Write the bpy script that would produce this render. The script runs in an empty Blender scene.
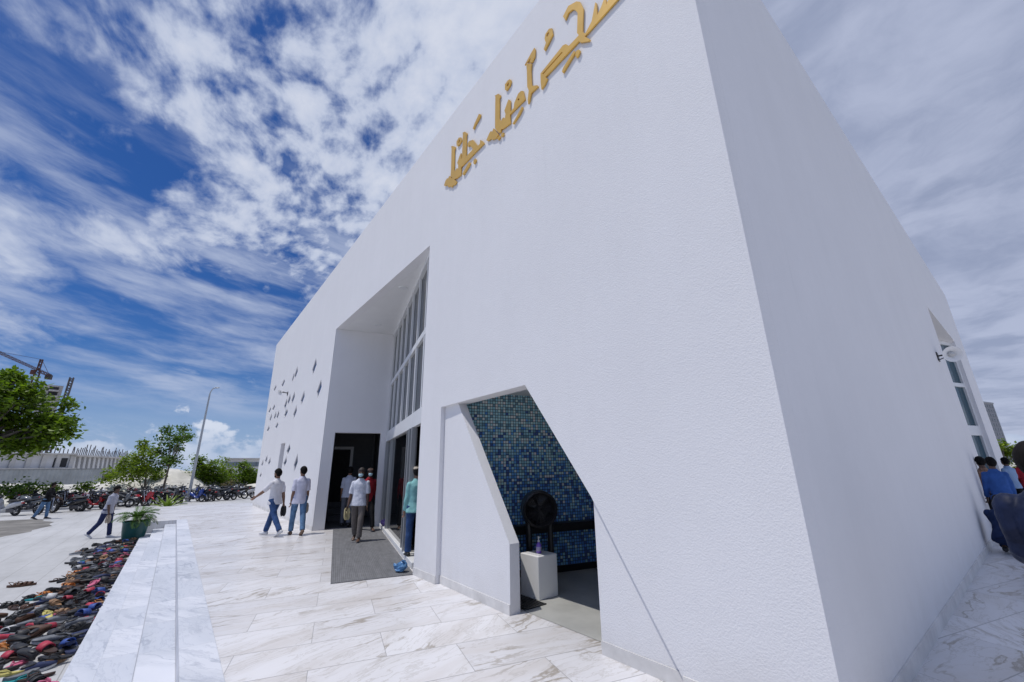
import bpy, bmesh, math, random
from math import sin, cos, pi, radians, sqrt, atan2, hypot
from mathutils import Vector, Matrix, Euler, noise
from mathutils.geometry import tessellate_polygon
V = Vector
random.seed(7)
S = bpy.context.scene
COL = S.collection

# ------------------------------------------------------------------ camera, world, sun, exposure
FPX = 405.07; YAW, PITCH, ROLL = radians(141.4345), radians(17.208), radians(-0.8975)
H = 1.65
fw = V((cos(YAW)*cos(PITCH), sin(YAW)*cos(PITCH), sin(PITCH)))
r0 = V((sin(YAW), -cos(YAW), 0)); u0 = r0.cross(fw)
rr = cos(ROLL)*r0 + sin(ROLL)*u0
uu = -sin(ROLL)*r0 + cos(ROLL)*u0
CAM = V((0, 0, H))
cd = bpy.data.cameras.new('camera'); cam = bpy.data.objects.new('camera', cd); COL.objects.link(cam)
cd.sensor_width = 36; cd.lens = FPX*36/1024; cd.clip_end = 4000; cd.clip_start = .05
M3 = Matrix((rr, uu, -fw)).transposed()
cam.matrix_world = Matrix.Translation(CAM) @ M3.to_4x4()
S.camera = cam

TOSUN = V((-.12, -.35, 1)).normalized()
SUN_EL = math.asin(TOSUN.z)
sl = bpy.data.lights.new('sun', 'SUN'); sl.energy = 2.7; sl.angle = radians(.5); sl.color = (1, .965, .91)
sun = bpy.data.objects.new('sun', sl); COL.objects.link(sun)
sun.rotation_euler = TOSUN.to_track_quat('Z', 'Y').to_euler()
S.view_settings.view_transform = 'Standard'; S.view_settings.look = 'None'
S.view_settings.gamma = 1; S.view_settings.use_curve_mapping = False
S.view_settings.exposure = -.03
S.render.resolution_x = 1024; S.render.resolution_y = 682


class NT:
    """small helper round a node tree"""
    def __init__(s, nt): s.nt = nt
    def n(s, t, **kw):
        nd = s.nt.nodes.new(t)
        for k, v in kw.items(): setattr(nd, k, v)
        return nd
    def put(s, sock, v):
        if v is None: return
        if isinstance(v, bpy.types.NodeSocket): s.nt.links.new(v, sock)
        else: sock.default_value = v
    def m(s, op, a, b=None, c=None, clamp=False):
        nd = s.n('ShaderNodeMath', operation=op, use_clamp=clamp)
        s.put(nd.inputs[0], a); s.put(nd.inputs[1], b); s.put(nd.inputs[2], c)
        return nd.outputs[0]
    def vm(s, op, a, b=None):
        nd = s.n('ShaderNodeVectorMath', operation=op)
        s.put(nd.inputs[0], a)
        if b is not None:
            if op == 'SCALE': s.put(nd.inputs[3], b)
            else: s.put(nd.inputs[1], b)
        return nd.outputs['Value'] if op in ('DOT_PRODUCT', 'LENGTH') else nd.outputs[0]
    def noise(s, vec, scale, detail=4, rough=.5, dist=0, dim='3D', w=None):
        nd = s.n('ShaderNodeTexNoise', noise_dimensions=dim)
        s.put(nd.inputs['Vector'], vec); nd.inputs['Scale'].default_value = scale
        nd.inputs['Detail'].default_value = detail; nd.inputs['Roughness'].default_value = rough
        nd.inputs['Distortion'].default_value = dist
        if w is not None: s.put(nd.inputs['W'], w)
        return nd.outputs['Fac']
    def ramp(s, fac, stops, interp='LINEAR'):
        nd = s.n('ShaderNodeValToRGB'); nd.color_ramp.interpolation = interp
        el = nd.color_ramp.elements
        while len(el) < len(stops): el.new(.5)
        for e, (p, c) in zip(el, stops):
            e.position = p; e.color = (c, c, c, 1) if not hasattr(c, '__len__') else (*c[:3], 1)
        s.put(nd.inputs[0], fac)
        return nd.outputs[0]
    def mix(s, fac, a, b, mode='MIX'):
        nd = s.n('ShaderNodeMix', data_type='RGBA', blend_type=mode)
        s.put(nd.inputs[0], fac)
        for i, v in ((6, a), (7, b)):
            if not isinstance(v, bpy.types.NodeSocket): v = (*v[:3], 1)
            s.put(nd.inputs[i], v)
        return nd.outputs[2]
    def sm(s, x, lo, hi):
        nd = s.n('ShaderNodeMapRange', interpolation_type='SMOOTHSTEP')
        s.put(nd.inputs[0], x); s.put(nd.inputs[1], lo); s.put(nd.inputs[2], hi)
        return nd.outputs[0]


def pxray(x, y):
    return (rr*((x-512)/FPX) + uu*((341-y)/FPX) + fw)
def on_z(x, y, z=0.):
    d = pxray(x, y); return CAM + d*((z-H)/d.z)
def on_y(x, y, Y):
    d = pxray(x, y); return CAM + d*(Y/d.y)
def far(x, y, dist):
    d = pxray(x, y); return CAM + d*(dist/hypot(d.x, d.y))


def build_world():
    w = bpy.data.worlds.new('World'); S.world = w; w.use_nodes = True
    t = NT(w.node_tree); bg = w.node_tree.nodes['Background']
    STR = .1
    sky = t.n('ShaderNodeTexSky', sky_type='NISHITA', sun_disc=False)
    sky.sun_elevation = SUN_EL; sky.sun_rotation = atan2(TOSUN.x, TOSUN.y)
    sky.altitude = 0; sky.air_density = 1.0; sky.dust_density = .6; sky.ozone_density = 2.5
    tc = t.n('ShaderNodeTexCoord'); d = tc.outputs['Generated']
    sp = t.n('ShaderNodeSeparateXYZ'); t.put(sp.inputs[0], d)
    z = sp.outputs[2]
    zc = t.m('ADD', t.m('MAXIMUM', z, 0.0), .13)
    cb = t.n('ShaderNodeCombineXYZ'); t.put(cb.inputs[0], t.m('DIVIDE', sp.outputs[0], zc)); t.put(cb.inputs[1], t.m('DIVIDE', sp.outputs[1], zc))
    p = cb.outputs[0]
    # warp
    wn = t.n('ShaderNodeTexNoise'); t.put(wn.inputs['Vector'], p); wn.inputs['Scale'].default_value = 1.6; wn.inputs['Detail'].default_value = 4
    wv = t.vm('SCALE', t.vm('SUBTRACT', wn.outputs['Color'], (.5, .5, .5)), .55)
    pw = t.vm('ADD', p, wv)
    # streaky high cloud: stretched along one direction
    mp = t.n('ShaderNodeMapping'); t.put(mp.inputs[0], pw); mp.inputs['Rotation'].default_value = (0, 0, radians(38)); mp.inputs['Scale'].default_value = (.55, 2.1, 1)
    n_str = t.noise(mp.outputs[0], 2.1, 9, .62)
    n_big = t.noise(pw, .9, 5, .55)
    # small rounded altocumulus cells
    mc = t.n('ShaderNodeMapping'); t.put(mc.inputs[0], t.vm('ADD', p, t.vm('SCALE', wv, .22))); mc.inputs['Rotation'].default_value = (0, 0, radians(20)); mc.inputs['Scale'].default_value = (1, 1.3, 1)
    n_cell = t.m('ADD', t.m('MULTIPLY', t.noise(mc.outputs[0], 13, 5, .55, .1), .65), t.m('MULTIPLY', t.noise(mc.outputs[0], 5.5, 4, .5, .1), .35))
    # where the sky is more or less covered
    def blob(x, y, r_in, r_out):
        v = pxray(x, y).normalized()
        dt = t.vm('DOT_PRODUCT', t.vm('NORMALIZE', t.vm('ADD', d, t.vm('SCALE', wv, .18))), tuple(v))
        return t.sm(dt, cos(radians(r_out)), cos(radians(r_in)))
    gaps = None
    for (x, y, a, b, k) in ((95, 150, 1, 8, .12), (165, 185, 1, 7, .19), (15, 20, 1, 10, .12), (330, 45, 1, 9, .10), (20, 215, 1, 6, .08),
                            (235, 300, 1, 10, .14), (60, 340, 1, 10, .09), (200, 400, 2, 16, .12), (110, 300, 1, 7, .06), (120, 300, 1, 7, .04), (395, 120, 1, 7, .08)):
        g = t.m('MULTIPLY', blob(x, y, a, b), k)
        gaps = g if gaps is None else t.m('ADD', gaps, g)
    adds = None
    for (x, y, a, b, k) in ((230, 110, 3, 20, .10), (470, 60, 4, 26, .14), (50, 275, 1, 12, .10), (120, 60, 1, 10, .08), (40, 210, 1, 9, .10), (230, 220, 1, 9, .07), (930, 150, 15, 48, .42), (180, 235, 1, 7, .1), (900, -300, 10, 60, .15)):
        g = t.m('MULTIPLY', blob(x, y, a, b), k)
        adds = g if adds is None else t.m('ADD', adds, g)
    base = t.m('ADD', t.m('MULTIPLY', n_str, .62), t.m('MULTIPLY', n_big, .38))
    cellamt = t.m('ADD', t.m('MULTIPLY', blob(380, 120, 8, 34), .8), .25)
    base = t.m('ADD', base, t.m('MULTIPLY', t.m('SUBTRACT', n_cell, .5), t.m('MULTIPLY', cellamt, 1.15)))
    cov = t.m('ADD', t.m('SUBTRACT', base, gaps), adds)
    dens = t.sm(cov, .385, .70)
    lo = t.n('ShaderNodeCombineXYZ'); t.put(lo.inputs[0], t.m('MULTIPLY', t.m('ARCTAN2', sp.outputs[1], t.m('MULTIPLY', sp.outputs[0], -1)), 2.0)); t.put(lo.inputs[1], t.m('ADD', t.m('MULTIPLY', z, 10), t.m('MULTIPLY', t.m('ARCTAN2', sp.outputs[1], t.m('MULTIPLY', sp.outputs[0], -1)), 1.1)))
    n_lo = t.noise(t.vm('ADD', lo.outputs[0], t.vm('SCALE', wv, .5)), 1.15, 9, .60)
    d_lo = t.m('MULTIPLY', t.m('MULTIPLY', t.sm(n_lo, .40, .66), .85), t.sm(z, .68, .40))
    d_lo = t.m('MULTIPLY', d_lo, t.sm(z, .06, .16))
    dens = t.m('MAXIMUM', dens, d_lo)
    # colours (divided by the strength below)
    rightness = blob(1000, 150, 18, 55)
    shade = t.noise(pw, 2.6, 7, .6)
    white = t.mix(t.sm(cov, .5, .95), (.50, .57, .74), (.70, .74, .85))
    grey = t.mix(t.sm(t.m('ADD', t.m('MULTIPLY', shade, .7), t.m('MULTIPLY', n_str, .3)), .36, .62), (.32, .37, .52), (.47, .52, .68))
    cl = t.mix(rightness, white, grey)
    cl = t.vm('SCALE', cl, 1/STR)
    hs = t.n('ShaderNodeHueSaturation'); hs.inputs['Saturation'].default_value = 1.3; hs.inputs['Value'].default_value = .8
    t.put(hs.inputs['Color'], sky.outputs[0])
    blue = t.mix(1, hs.outputs[0], (.50, .67, 1.0), 'MULTIPLY')
    # low cumulus heads near the horizon
    az = t.n('ShaderNodeCombineXYZ'); t.put(az.inputs[0], t.m('ARCTAN2', sp.outputs[1], sp.outputs[0])); t.put(az.inputs[1], t.m('MULTIPLY', z, 1.3))
    n_cu = t.noise(t.vm('ADD', az.outputs[0], (9.3, .2, 0)), 9, 7, .55)
    cu = t.sm(t.m('SUBTRACT', n_cu, t.m('MULTIPLY', z, 3.1)), .30, .36)
    cu = t.m('MULTIPLY', cu, t.sm(z, -.02, .03))
    horizon = t.sm(z, .22, -.02)
    blue = t.mix(t.m('MULTIPLY', horizon, .75), blue, (.36/STR, .48/STR, .74/STR))
    low = t.mix(t.sm(t.m('ADD', n_cu, t.m('MULTIPLY', z, .6)), .42, .75), (.45, .54, .72), (.74, .79, .90))
    c = t.mix(t.m('MULTIPLY', dens, .93), blue, cl)
    c = t.mix(t.m('MULTIPLY', cu, .85), c, t.vm('SCALE', low, 1/STR))
    t.put(bg.inputs[0], c); bg.inputs[1].default_value = STR
build_world()

# ------------------------------------------------------------------ materials
MATS = {}
def mat(name, col=(.5, .5, .5), rough=.6, metal=0, var=.0, vscale=8, bump=0, bscale=60, spec=.5, coat=0, trans=0):
    if name in MATS: return MATS[name]
    m = bpy.data.materials.new(name); m.use_nodes = True; MATS[name] = m
    t = NT(m.node_tree); b = m.node_tree.nodes['Principled BSDF']
    b.inputs['Base Color'].default_value = (*col, 1); b.inputs['Roughness'].default_value = rough
    b.inputs['Metallic'].default_value = metal; b.inputs['Specular IOR Level'].default_value = spec
    b.inputs['Coat Weight'].default_value = coat
    tc = t.n('ShaderNodeTexCoord')
    if var:
        n = t.noise(tc.outputs['Object'], vscale, 5, .6)
        lo = tuple(c*(1-var) for c in col); hi = tuple(min(1, c*(1+var)) for c in col)
        t.put(b.inputs['Base Color'], t.ramp(n, ((.3, lo), (.7, hi))))
    if bump:
        bp = t.n('ShaderNodeBump'); bp.inputs['Strength'].default_value = bump; bp.inputs['Distance'].default_value = .01
        t.put(bp.inputs['Height'], t.noise(tc.outputs['Object'], bscale, 3, .6)); t.put(b.inputs['Normal'], bp.outputs[0])
    return m

def stucco(name, bump, col=(.78, .775, .79)):
    m = bpy.data.materials.new(name); m.use_nodes = True
    t = NT(m.node_tree); b = m.node_tree.nodes['Principled BSDF']
    tc = t.n('ShaderNodeTexCoord'); o = tc.outputs['Object']
    n = t.noise(o, .7, 5, .6); n2 = t.noise(o, 9, 4, .6)
    mp = t.n('ShaderNodeMapping'); t.put(mp.inputs[0], o); mp.inputs['Scale'].default_value = (2.2, 2.2, .12)
    st = t.noise(mp.outputs[0], 1.3, 5, .6)
    f = t.m('ADD', t.m('MULTIPLY', n, .5), t.m('ADD', t.m('MULTIPLY', n2, .2), t.m('MULTIPLY', st, .3)))
    base = t.ramp(f, ((.3, tuple(c*.94 for c in col)), (.65, col)))
    sp = t.n('ShaderNodeSeparateXYZ'); t.put(sp.inputs[0], tc.outputs['Object'])
    foot = t.m('MULTIPLY', t.sm(t.m('ADD', sp.outputs[2], t.m('MULTIPLY', t.noise(o, 3, 5, .65), 1.1)), 1.05, .45), .16)     # splashed dust along the foot of the wall
    m2 = t.n('ShaderNodeMapping'); t.put(m2.inputs[0], o); m2.inputs['Scale'].default_value = (5, 5, .16)
    run = t.m('MULTIPLY', t.sm(t.noise(m2.outputs[0], 1.6, 4, .6), .60, .78), t.m('MULTIPLY', t.sm(t.noise(o, .45, 3, .5), .45, .65), .07))
    base = t.mix(foot, base, (.47, .44, .40)); base = t.mix(run, base, (.40, .40, .40))
    t.put(b.inputs['Base Color'], base)
    b.inputs['Roughness'].default_value = .85; b.inputs['Specular IOR Level'].default_value = .25
    bp = t.n('ShaderNodeBump'); bp.inputs['Strength'].default_value = bump; bp.inputs['Distance'].default_value = .012
    h = t.m('ADD', t.noise(o, 82, 3, .6), t.m('MULTIPLY', t.noise(o, 33, 2, .5), .2))
    t.put(bp.inputs['Height'], h); t.put(b.inputs['Normal'], bp.outputs[0])
    return m
M_ST = stucco('stucco_white', .42)
M_ST2 = stucco('stucco_smooth', .25)

TH = radians(-15.77)
TD = V((sin(-TH), cos(TH), 0)); SD = V((-cos(TH), -sin(TH), 0))     # axes of the tile grid and of the hall inside
def ts(t, s, z=0.): return TD*t + SD*s + V((0, 0, z))

def marble(name, lx, ly, gx, gy, ax, ay, cool=0., rough=.22, warm=1.):
    """veined stone slabs laid in half bond; ax, ay: unit axes, lx, ly: slab size, gx, gy: offset"""
    m = bpy.data.materials.new(name); m.use_nodes = True
    t = NT(m.node_tree); b = m.node_tree.nodes['Principled BSDF']
    tc = t.n('ShaderNodeTexCoord'); o = tc.outputs['Object']
    X = t.m('SUBTRACT', t.vm('DOT_PRODUCT', o, tuple(ax)), gx); Y = t.m('SUBTRACT', t.vm('DOT_PRODUCT', o, tuple(ay)), gy)
    yr = t.m('DIVIDE', Y, ly); row = t.m('FLOOR', yr); fy = t.m('SUBTRACT', yr, row)
    sh = t.m('MULTIPLY', t.m('MODULO', t.m('ADD', row, 1000), 2), .5)
    xr = t.m('ADD', t.m('DIVIDE', X, lx), sh); colm = t.m('FLOOR', xr); fx = t.m('SUBTRACT', xr, colm)
    cb = t.n('ShaderNodeCombineXYZ'); t.put(cb.inputs[0], colm); t.put(cb.inputs[1], row)
    wn = t.n('ShaderNodeTexWhiteNoise', noise_dimensions='3D'); t.put(wn.inputs[0], cb.outputs[0])
    rnd = wn.outputs['Value']; rc = wn.outputs['Color']
    ex = t.m('MULTIPLY', t.m('MINIMUM', fx, t.m('SUBTRACT', 1, fx)), lx); ey = t.m('MULTIPLY', t.m('MINIMUM', fy, t.m('SUBTRACT', 1, fy)), ly)
    edge = t.m('MINIMUM', ex, ey)
    joint = t.m('SUBTRACT', 1, t.sm(t.m('MINIMUM', t.m('MULTIPLY', ex, 1.6), ey), .0022, .0075))
    # local coordinates with a per-slab jump and a slight per-slab turn
    lc = t.n('ShaderNodeCombineXYZ'); t.put(lc.inputs[0], X); t.put(lc.inputs[1], Y)
    rot = t.n('ShaderNodeVectorRotate', rotation_type='Z_AXIS'); t.put(rot.inputs['Vector'], lc.outputs[0])
    t.put(rot.inputs['Angle'], t.m('ADD', t.m('MULTIPLY', t.m('SUBTRACT', rnd, .5), .9), radians(-22)))
    q = t.vm('ADD', rot.outputs[0], t.vm('SCALE', rc, 40))
    mp = t.n('ShaderNodeMapping'); t.put(mp.inputs[0], q); mp.inputs['Scale'].default_value = (.55, 2.6, 1)
    wv = t.n('ShaderNodeTexNoise'); t.put(wv.inputs['Vector'], q); wv.inputs['Scale'].default_value = 2.2; wv.inputs['Detail'].default_value = 5
    qq = t.vm('ADD', mp.outputs[0], t.vm('SCALE', t.vm('SUBTRACT', wv.outputs['Color'], (.5, .5, .5)), .5))
    n1 = t.noise(qq, 1.25, 6, .55)
    vein = t.m('SUBTRACT', 1, t.sm(t.m('ABSOLUTE', t.m('SUBTRACT', n1, .5)), .0, .032))
    n2 = t.noise(qq, 3.1, 5, .6)
    vein2 = t.m('SUBTRACT', 1, t.sm(t.m('ABSOLUTE', t.m('SUBTRACT', n2, .53)), .0, .03))
    soft = t.sm(t.noise(qq, .9, 6, .6), .42, .68)
    pres = t.sm(t.noise(q, 1.1, 2, .5), .42, .62)
    w = warm
    basec = t.mix(rnd, (.76, .75, .765), (.655, .645, .66)) if not cool else t.mix(rnd, (.74, .75, .80), (.58, .605, .665))
    c = t.mix(t.m('MULTIPLY', soft, .75), basec, (.58, .545, .52) if not cool else (.52, .545, .60))
    c = t.mix(t.m('MULTIPLY', t.m('MULTIPLY', vein, pres), .85 if not cool else .6), c, (.30, .255, .20) if not cool else (.30, .33, .40))
    c = t.mix(t.m('MULTIPLY', vein2, .42), c, (.42, .39, .35) if not cool else (.40, .43, .50))
    dirt = t.noise(o, .5, 5, .65)
    c = t.mix(t.m('MULTIPLY', t.sm(dirt, .5, .8), .18), c, (.45, .43, .41))
    c = t.mix(t.m('MULTIPLY', joint, .25 if cool else .75), c, (.26, .25, .25))
    t.put(b.inputs['Base Color'], c)
    rg = t.m('ADD', t.m('MULTIPLY', t.noise(o, 6, 4, .6), .25), rough - .08)
    t.put(b.inputs['Roughness'], rg); b.inputs['Specular IOR Level'].default_value = .4
    bp = t.n('ShaderNodeBump'); bp.inputs['Strength'].default_value = .3; bp.inputs['Distance'].default_value = .003
    t.put(bp.inputs['Height'], t.m('SUBTRACT', 1, joint)); t.put(b.inputs['Normal'], bp.outputs[0])
    return m
M_FLOOR = marble('marble_floor', 1.31, .62, -.05, 5.15, TD, SD, rough=.3)
M_STEP = marble('marble_step', 1.05, .2985, .1, .0175, V((1, 0, 0)), V((0, 1, 0)), cool=1, rough=.4)
M_PLINTH = mat('marble_plinth', (.66, .645, .63), .4, var=.18, vscale=3)

def paving(name):
    m = bpy.data.materials.new(name); m.use_nodes = True
    t = NT(m.node_tree); b = m.node_tree.nodes['Principled BSDF']
    tc = t.n('ShaderNodeTexCoord'); o = tc.outputs['Object']
    n = t.noise(o, .35, 6, .65); n2 = t.noise(o, 4, 5, .6)
    mp = t.n('ShaderNodeMapping'); t.put(mp.inputs[0], o); mp.inputs['Scale'].default_value = (.25, 1.6, 1)
    n3 = t.noise(mp.outputs[0], 1.2, 6, .65)
    f = t.m('ADD', t.m('MULTIPLY', n, .4), t.m('ADD', t.m('MULTIPLY', n2, .2), t.m('MULTIPLY', n3, .4)))
    c = t.ramp(f, ((.32, (.36, .36, .36)), (.5, (.47, .47, .475)), (.68, (.56, .56, .57))))
    br = t.n('ShaderNodeTexBrick'); t.put(br.inputs['Vector'], o); br.inputs['Scale'].default_value = 1
    br.inputs['Brick Width'].default_value = 2.4; br.inputs['Row Height'].default_value = .62; br.inputs['Mortar Size'].default_value = .006
    br.inputs['Mortar Smooth'].default_value = .3
    c = t.mix(t.m('MULTIPLY', br.outputs['Fac'], .75), c, (.22, .21, .20))
    t.put(b.inputs['Base Color'], c); b.inputs['Roughness'].default_value = .75
    bp = t.n('ShaderNodeBump'); bp.inputs['Strength'].default_value = .3; bp.inputs['Distance'].default_value = .01
    t.put(bp.inputs['Height'], t.noise(o, 30, 4, .6)); t.put(b.inputs['Normal'], bp.outputs[0])
    return m
M_PAVE = paving('concrete_paving')
M_SAND = mat('coral_sand', (.50, .48, .43), .95, var=.22, vscale=.6, bump=.5, bscale=3)
M_MOUND = mat('sand_pale', (.58, .56, .51), .95, var=.25, vscale=.9, bump=.8, bscale=2)
M_ASPH = mat('worn_asphalt', (.20, .19, .175), .95, var=.35, vscale=1.4, bump=.6, bscale=20)
M_KERB = mat('kerb_concrete', (.42, .42, .42), .85, var=.15, vscale=2)

def mosaic():
    m = bpy.data.materials.new('blue_mosaic'); m.use_nodes = True
    t = NT(m.node_tree); b = m.node_tree.nodes['Principled BSDF']
    tc = t.n('ShaderNodeTexCoord'); o = tc.outputs['Object']
    sz = .047
    X = t.m('DIVIDE', t.vm('DOT_PRODUCT', o, tuple(TD)), sz); sp = t.n('ShaderNodeSeparateXYZ'); t.put(sp.inputs[0], o)
    Z = t.m('DIVIDE', sp.outputs[2], sz)
    xi, zi = t.m('FLOOR', X), t.m('FLOOR', Z)
    fx, fz = t.m('SUBTRACT', X, xi), t.m('SUBTRACT', Z, zi)
    e = t.m('MINIMUM', t.m('MINIMUM', fx, t.m('SUBTRACT', 1, fx)), t.m('MINIMUM', fz, t.m('SUBTRACT', 1, fz)))
    grout = t.m('SUBTRACT', 1, t.sm(e, .07, .10))
    cb = t.n('ShaderNodeCombineXYZ'); t.put(cb.inputs[0], xi); t.put(cb.inputs[1], zi)
    wn = t.n('ShaderNodeTexWhiteNoise', noise_dimensions='3D'); t.put(wn.inputs[0], cb.outputs[0])
    blue = t.ramp(wn.outputs['Value'], ((0, (0.07, 0.14, 0.39)), (.16, (0.10, 0.29, 0.68)), (.36, (0.17, 0.43, 0.81)), (.55, (0.26, 0.55, 0.82)), (.70, (0.13, 0.35, 0.81)), (.84, (0.39, 0.68, 0.82)), (.95, (0.65, 0.82, 0.82))), 'CONSTANT')
    teal = t.ramp(wn.outputs['Value'], ((0, (0.18, 0.34, 0.44)), (.16, (0.31, 0.57, 0.68)), (.36, (0.47, 0.75, 0.81)), (.55, (0.62, 0.82, 0.82)), (.70, (0.34, 0.65, 0.78)), (.84, (0.75, 0.82, 0.82)), (.95, (0.82, 0.82, 0.82))), 'CONSTANT')
    sel = t.m('GREATER_THAN', t.m('ADD', t.m('DIVIDE', sp.outputs[2], 2.7), t.m('MULTIPLY', t.m('SUBTRACT', wn.outputs['Color'], .5), .8)), .62)
    c = t.mix(sel, blue, teal)
    c = t.mix(grout, c, (.035, .05, .06))
    t.put(b.inputs['Base Color'], c); t.put(b.inputs['Roughness'], t.m('ADD', t.m('MULTIPLY', grout, .5), .3))
    b.inputs['Specular IOR Level'].default_value = .5
    bp = t.n('ShaderNodeBump'); bp.inputs['Strength'].default_value = .5; bp.inputs['Distance'].default_value = .004
    t.put(bp.inputs['Height'], t.m('SUBTRACT', 1, grout)); t.put(b.inputs['Normal'], bp.outputs[0])
    return m
M_MOS = mosaic()

def ribbed_mat():
    m = bpy.data.materials.new('grey_mat'); m.use_nodes = True
    t = NT(m.node_tree); b = m.node_tree.nodes['Principled BSDF']
    tc = t.n('ShaderNodeTexCoord'); o = tc.outputs['Object']
    a = t.vm('DOT_PRODUCT', o, tuple(TD)); s_ = t.vm('DOT_PRODUCT', o, tuple(SD))
    w = t.m('SINE', t.m('MULTIPLY', a, 210)); w2 = t.m('SINE', t.m('MULTIPLY', s_, 130))
    f = t.m('ADD', t.m('MULTIPLY', w, .10), t.m('ADD', t.m('MULTIPLY', w2, .05), t.noise(o, 7, 6, .7)))
    cb = t.n('ShaderNodeCombineXYZ'); t.put(cb.inputs[0], t.m('MULTIPLY', a, 6)); t.put(cb.inputs[1], t.m('MULTIPLY', s_, .8))
    f = t.m('ADD', t.m('MULTIPLY', f, .5), t.m('MULTIPLY', t.noise(cb.outputs[0], 2, 5, .6), .5))
    c = t.ramp(f, ((.25, (.10, .101, .106)), (.75, (.22, .22, .23))))
    t.put(b.inputs['Base Color'], c); b.inputs['Roughness'].default_value = .95
    bp = t.n('ShaderNodeBump'); bp.inputs['Strength'].default_value = .5; bp.inputs['Distance'].default_value = .005
    t.put(bp.inputs['Height'], w); t.put(b.inputs['Normal'], bp.outputs[0])
    return m
M_MAT = ribbed_mat()

M_WHITE = mat('white_paint', (.78, .78, .78), .45, var=.03, vscale=2)
M_FRAME = mat('white_aluminium', (.72, .73, .74), .35, var=.04, vscale=3)
M_ALU = mat('grey_aluminium', (.38, .39, .40), .35, metal=.4)
M_GLASS = mat('dark_glass', (.02, .028, .036), .05, spec=.5)
M_TEAL = mat('teal_glass', (.012, .06, .09), .08, spec=.5)
M_BLUEGL = mat('window_glass', (.012, .04, .12), .12, spec=.4)
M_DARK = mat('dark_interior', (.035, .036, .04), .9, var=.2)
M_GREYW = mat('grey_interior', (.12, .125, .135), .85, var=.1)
M_GOLD = mat('gold_letters', (.78, .47, .10), .3, metal=.25, var=.08, vscale=3)
M_TILEF = mat('grey_floor_tile', (.42, .42, .40), .4, var=.12, vscale=2.5)
M_BLACK = mat('black_plastic', (.015, .015, .017), .4)
M_BLACKT = mat('black_band', (.012, .012, .014), .3)
M_STEEL = mat('galvanised_steel', (.42, .44, .46), .45, metal=.6, var=.1, vscale=4)
M_RUST = mat('rusty_red_steel', (.09, .045, .04), .8, var=.3)

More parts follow.
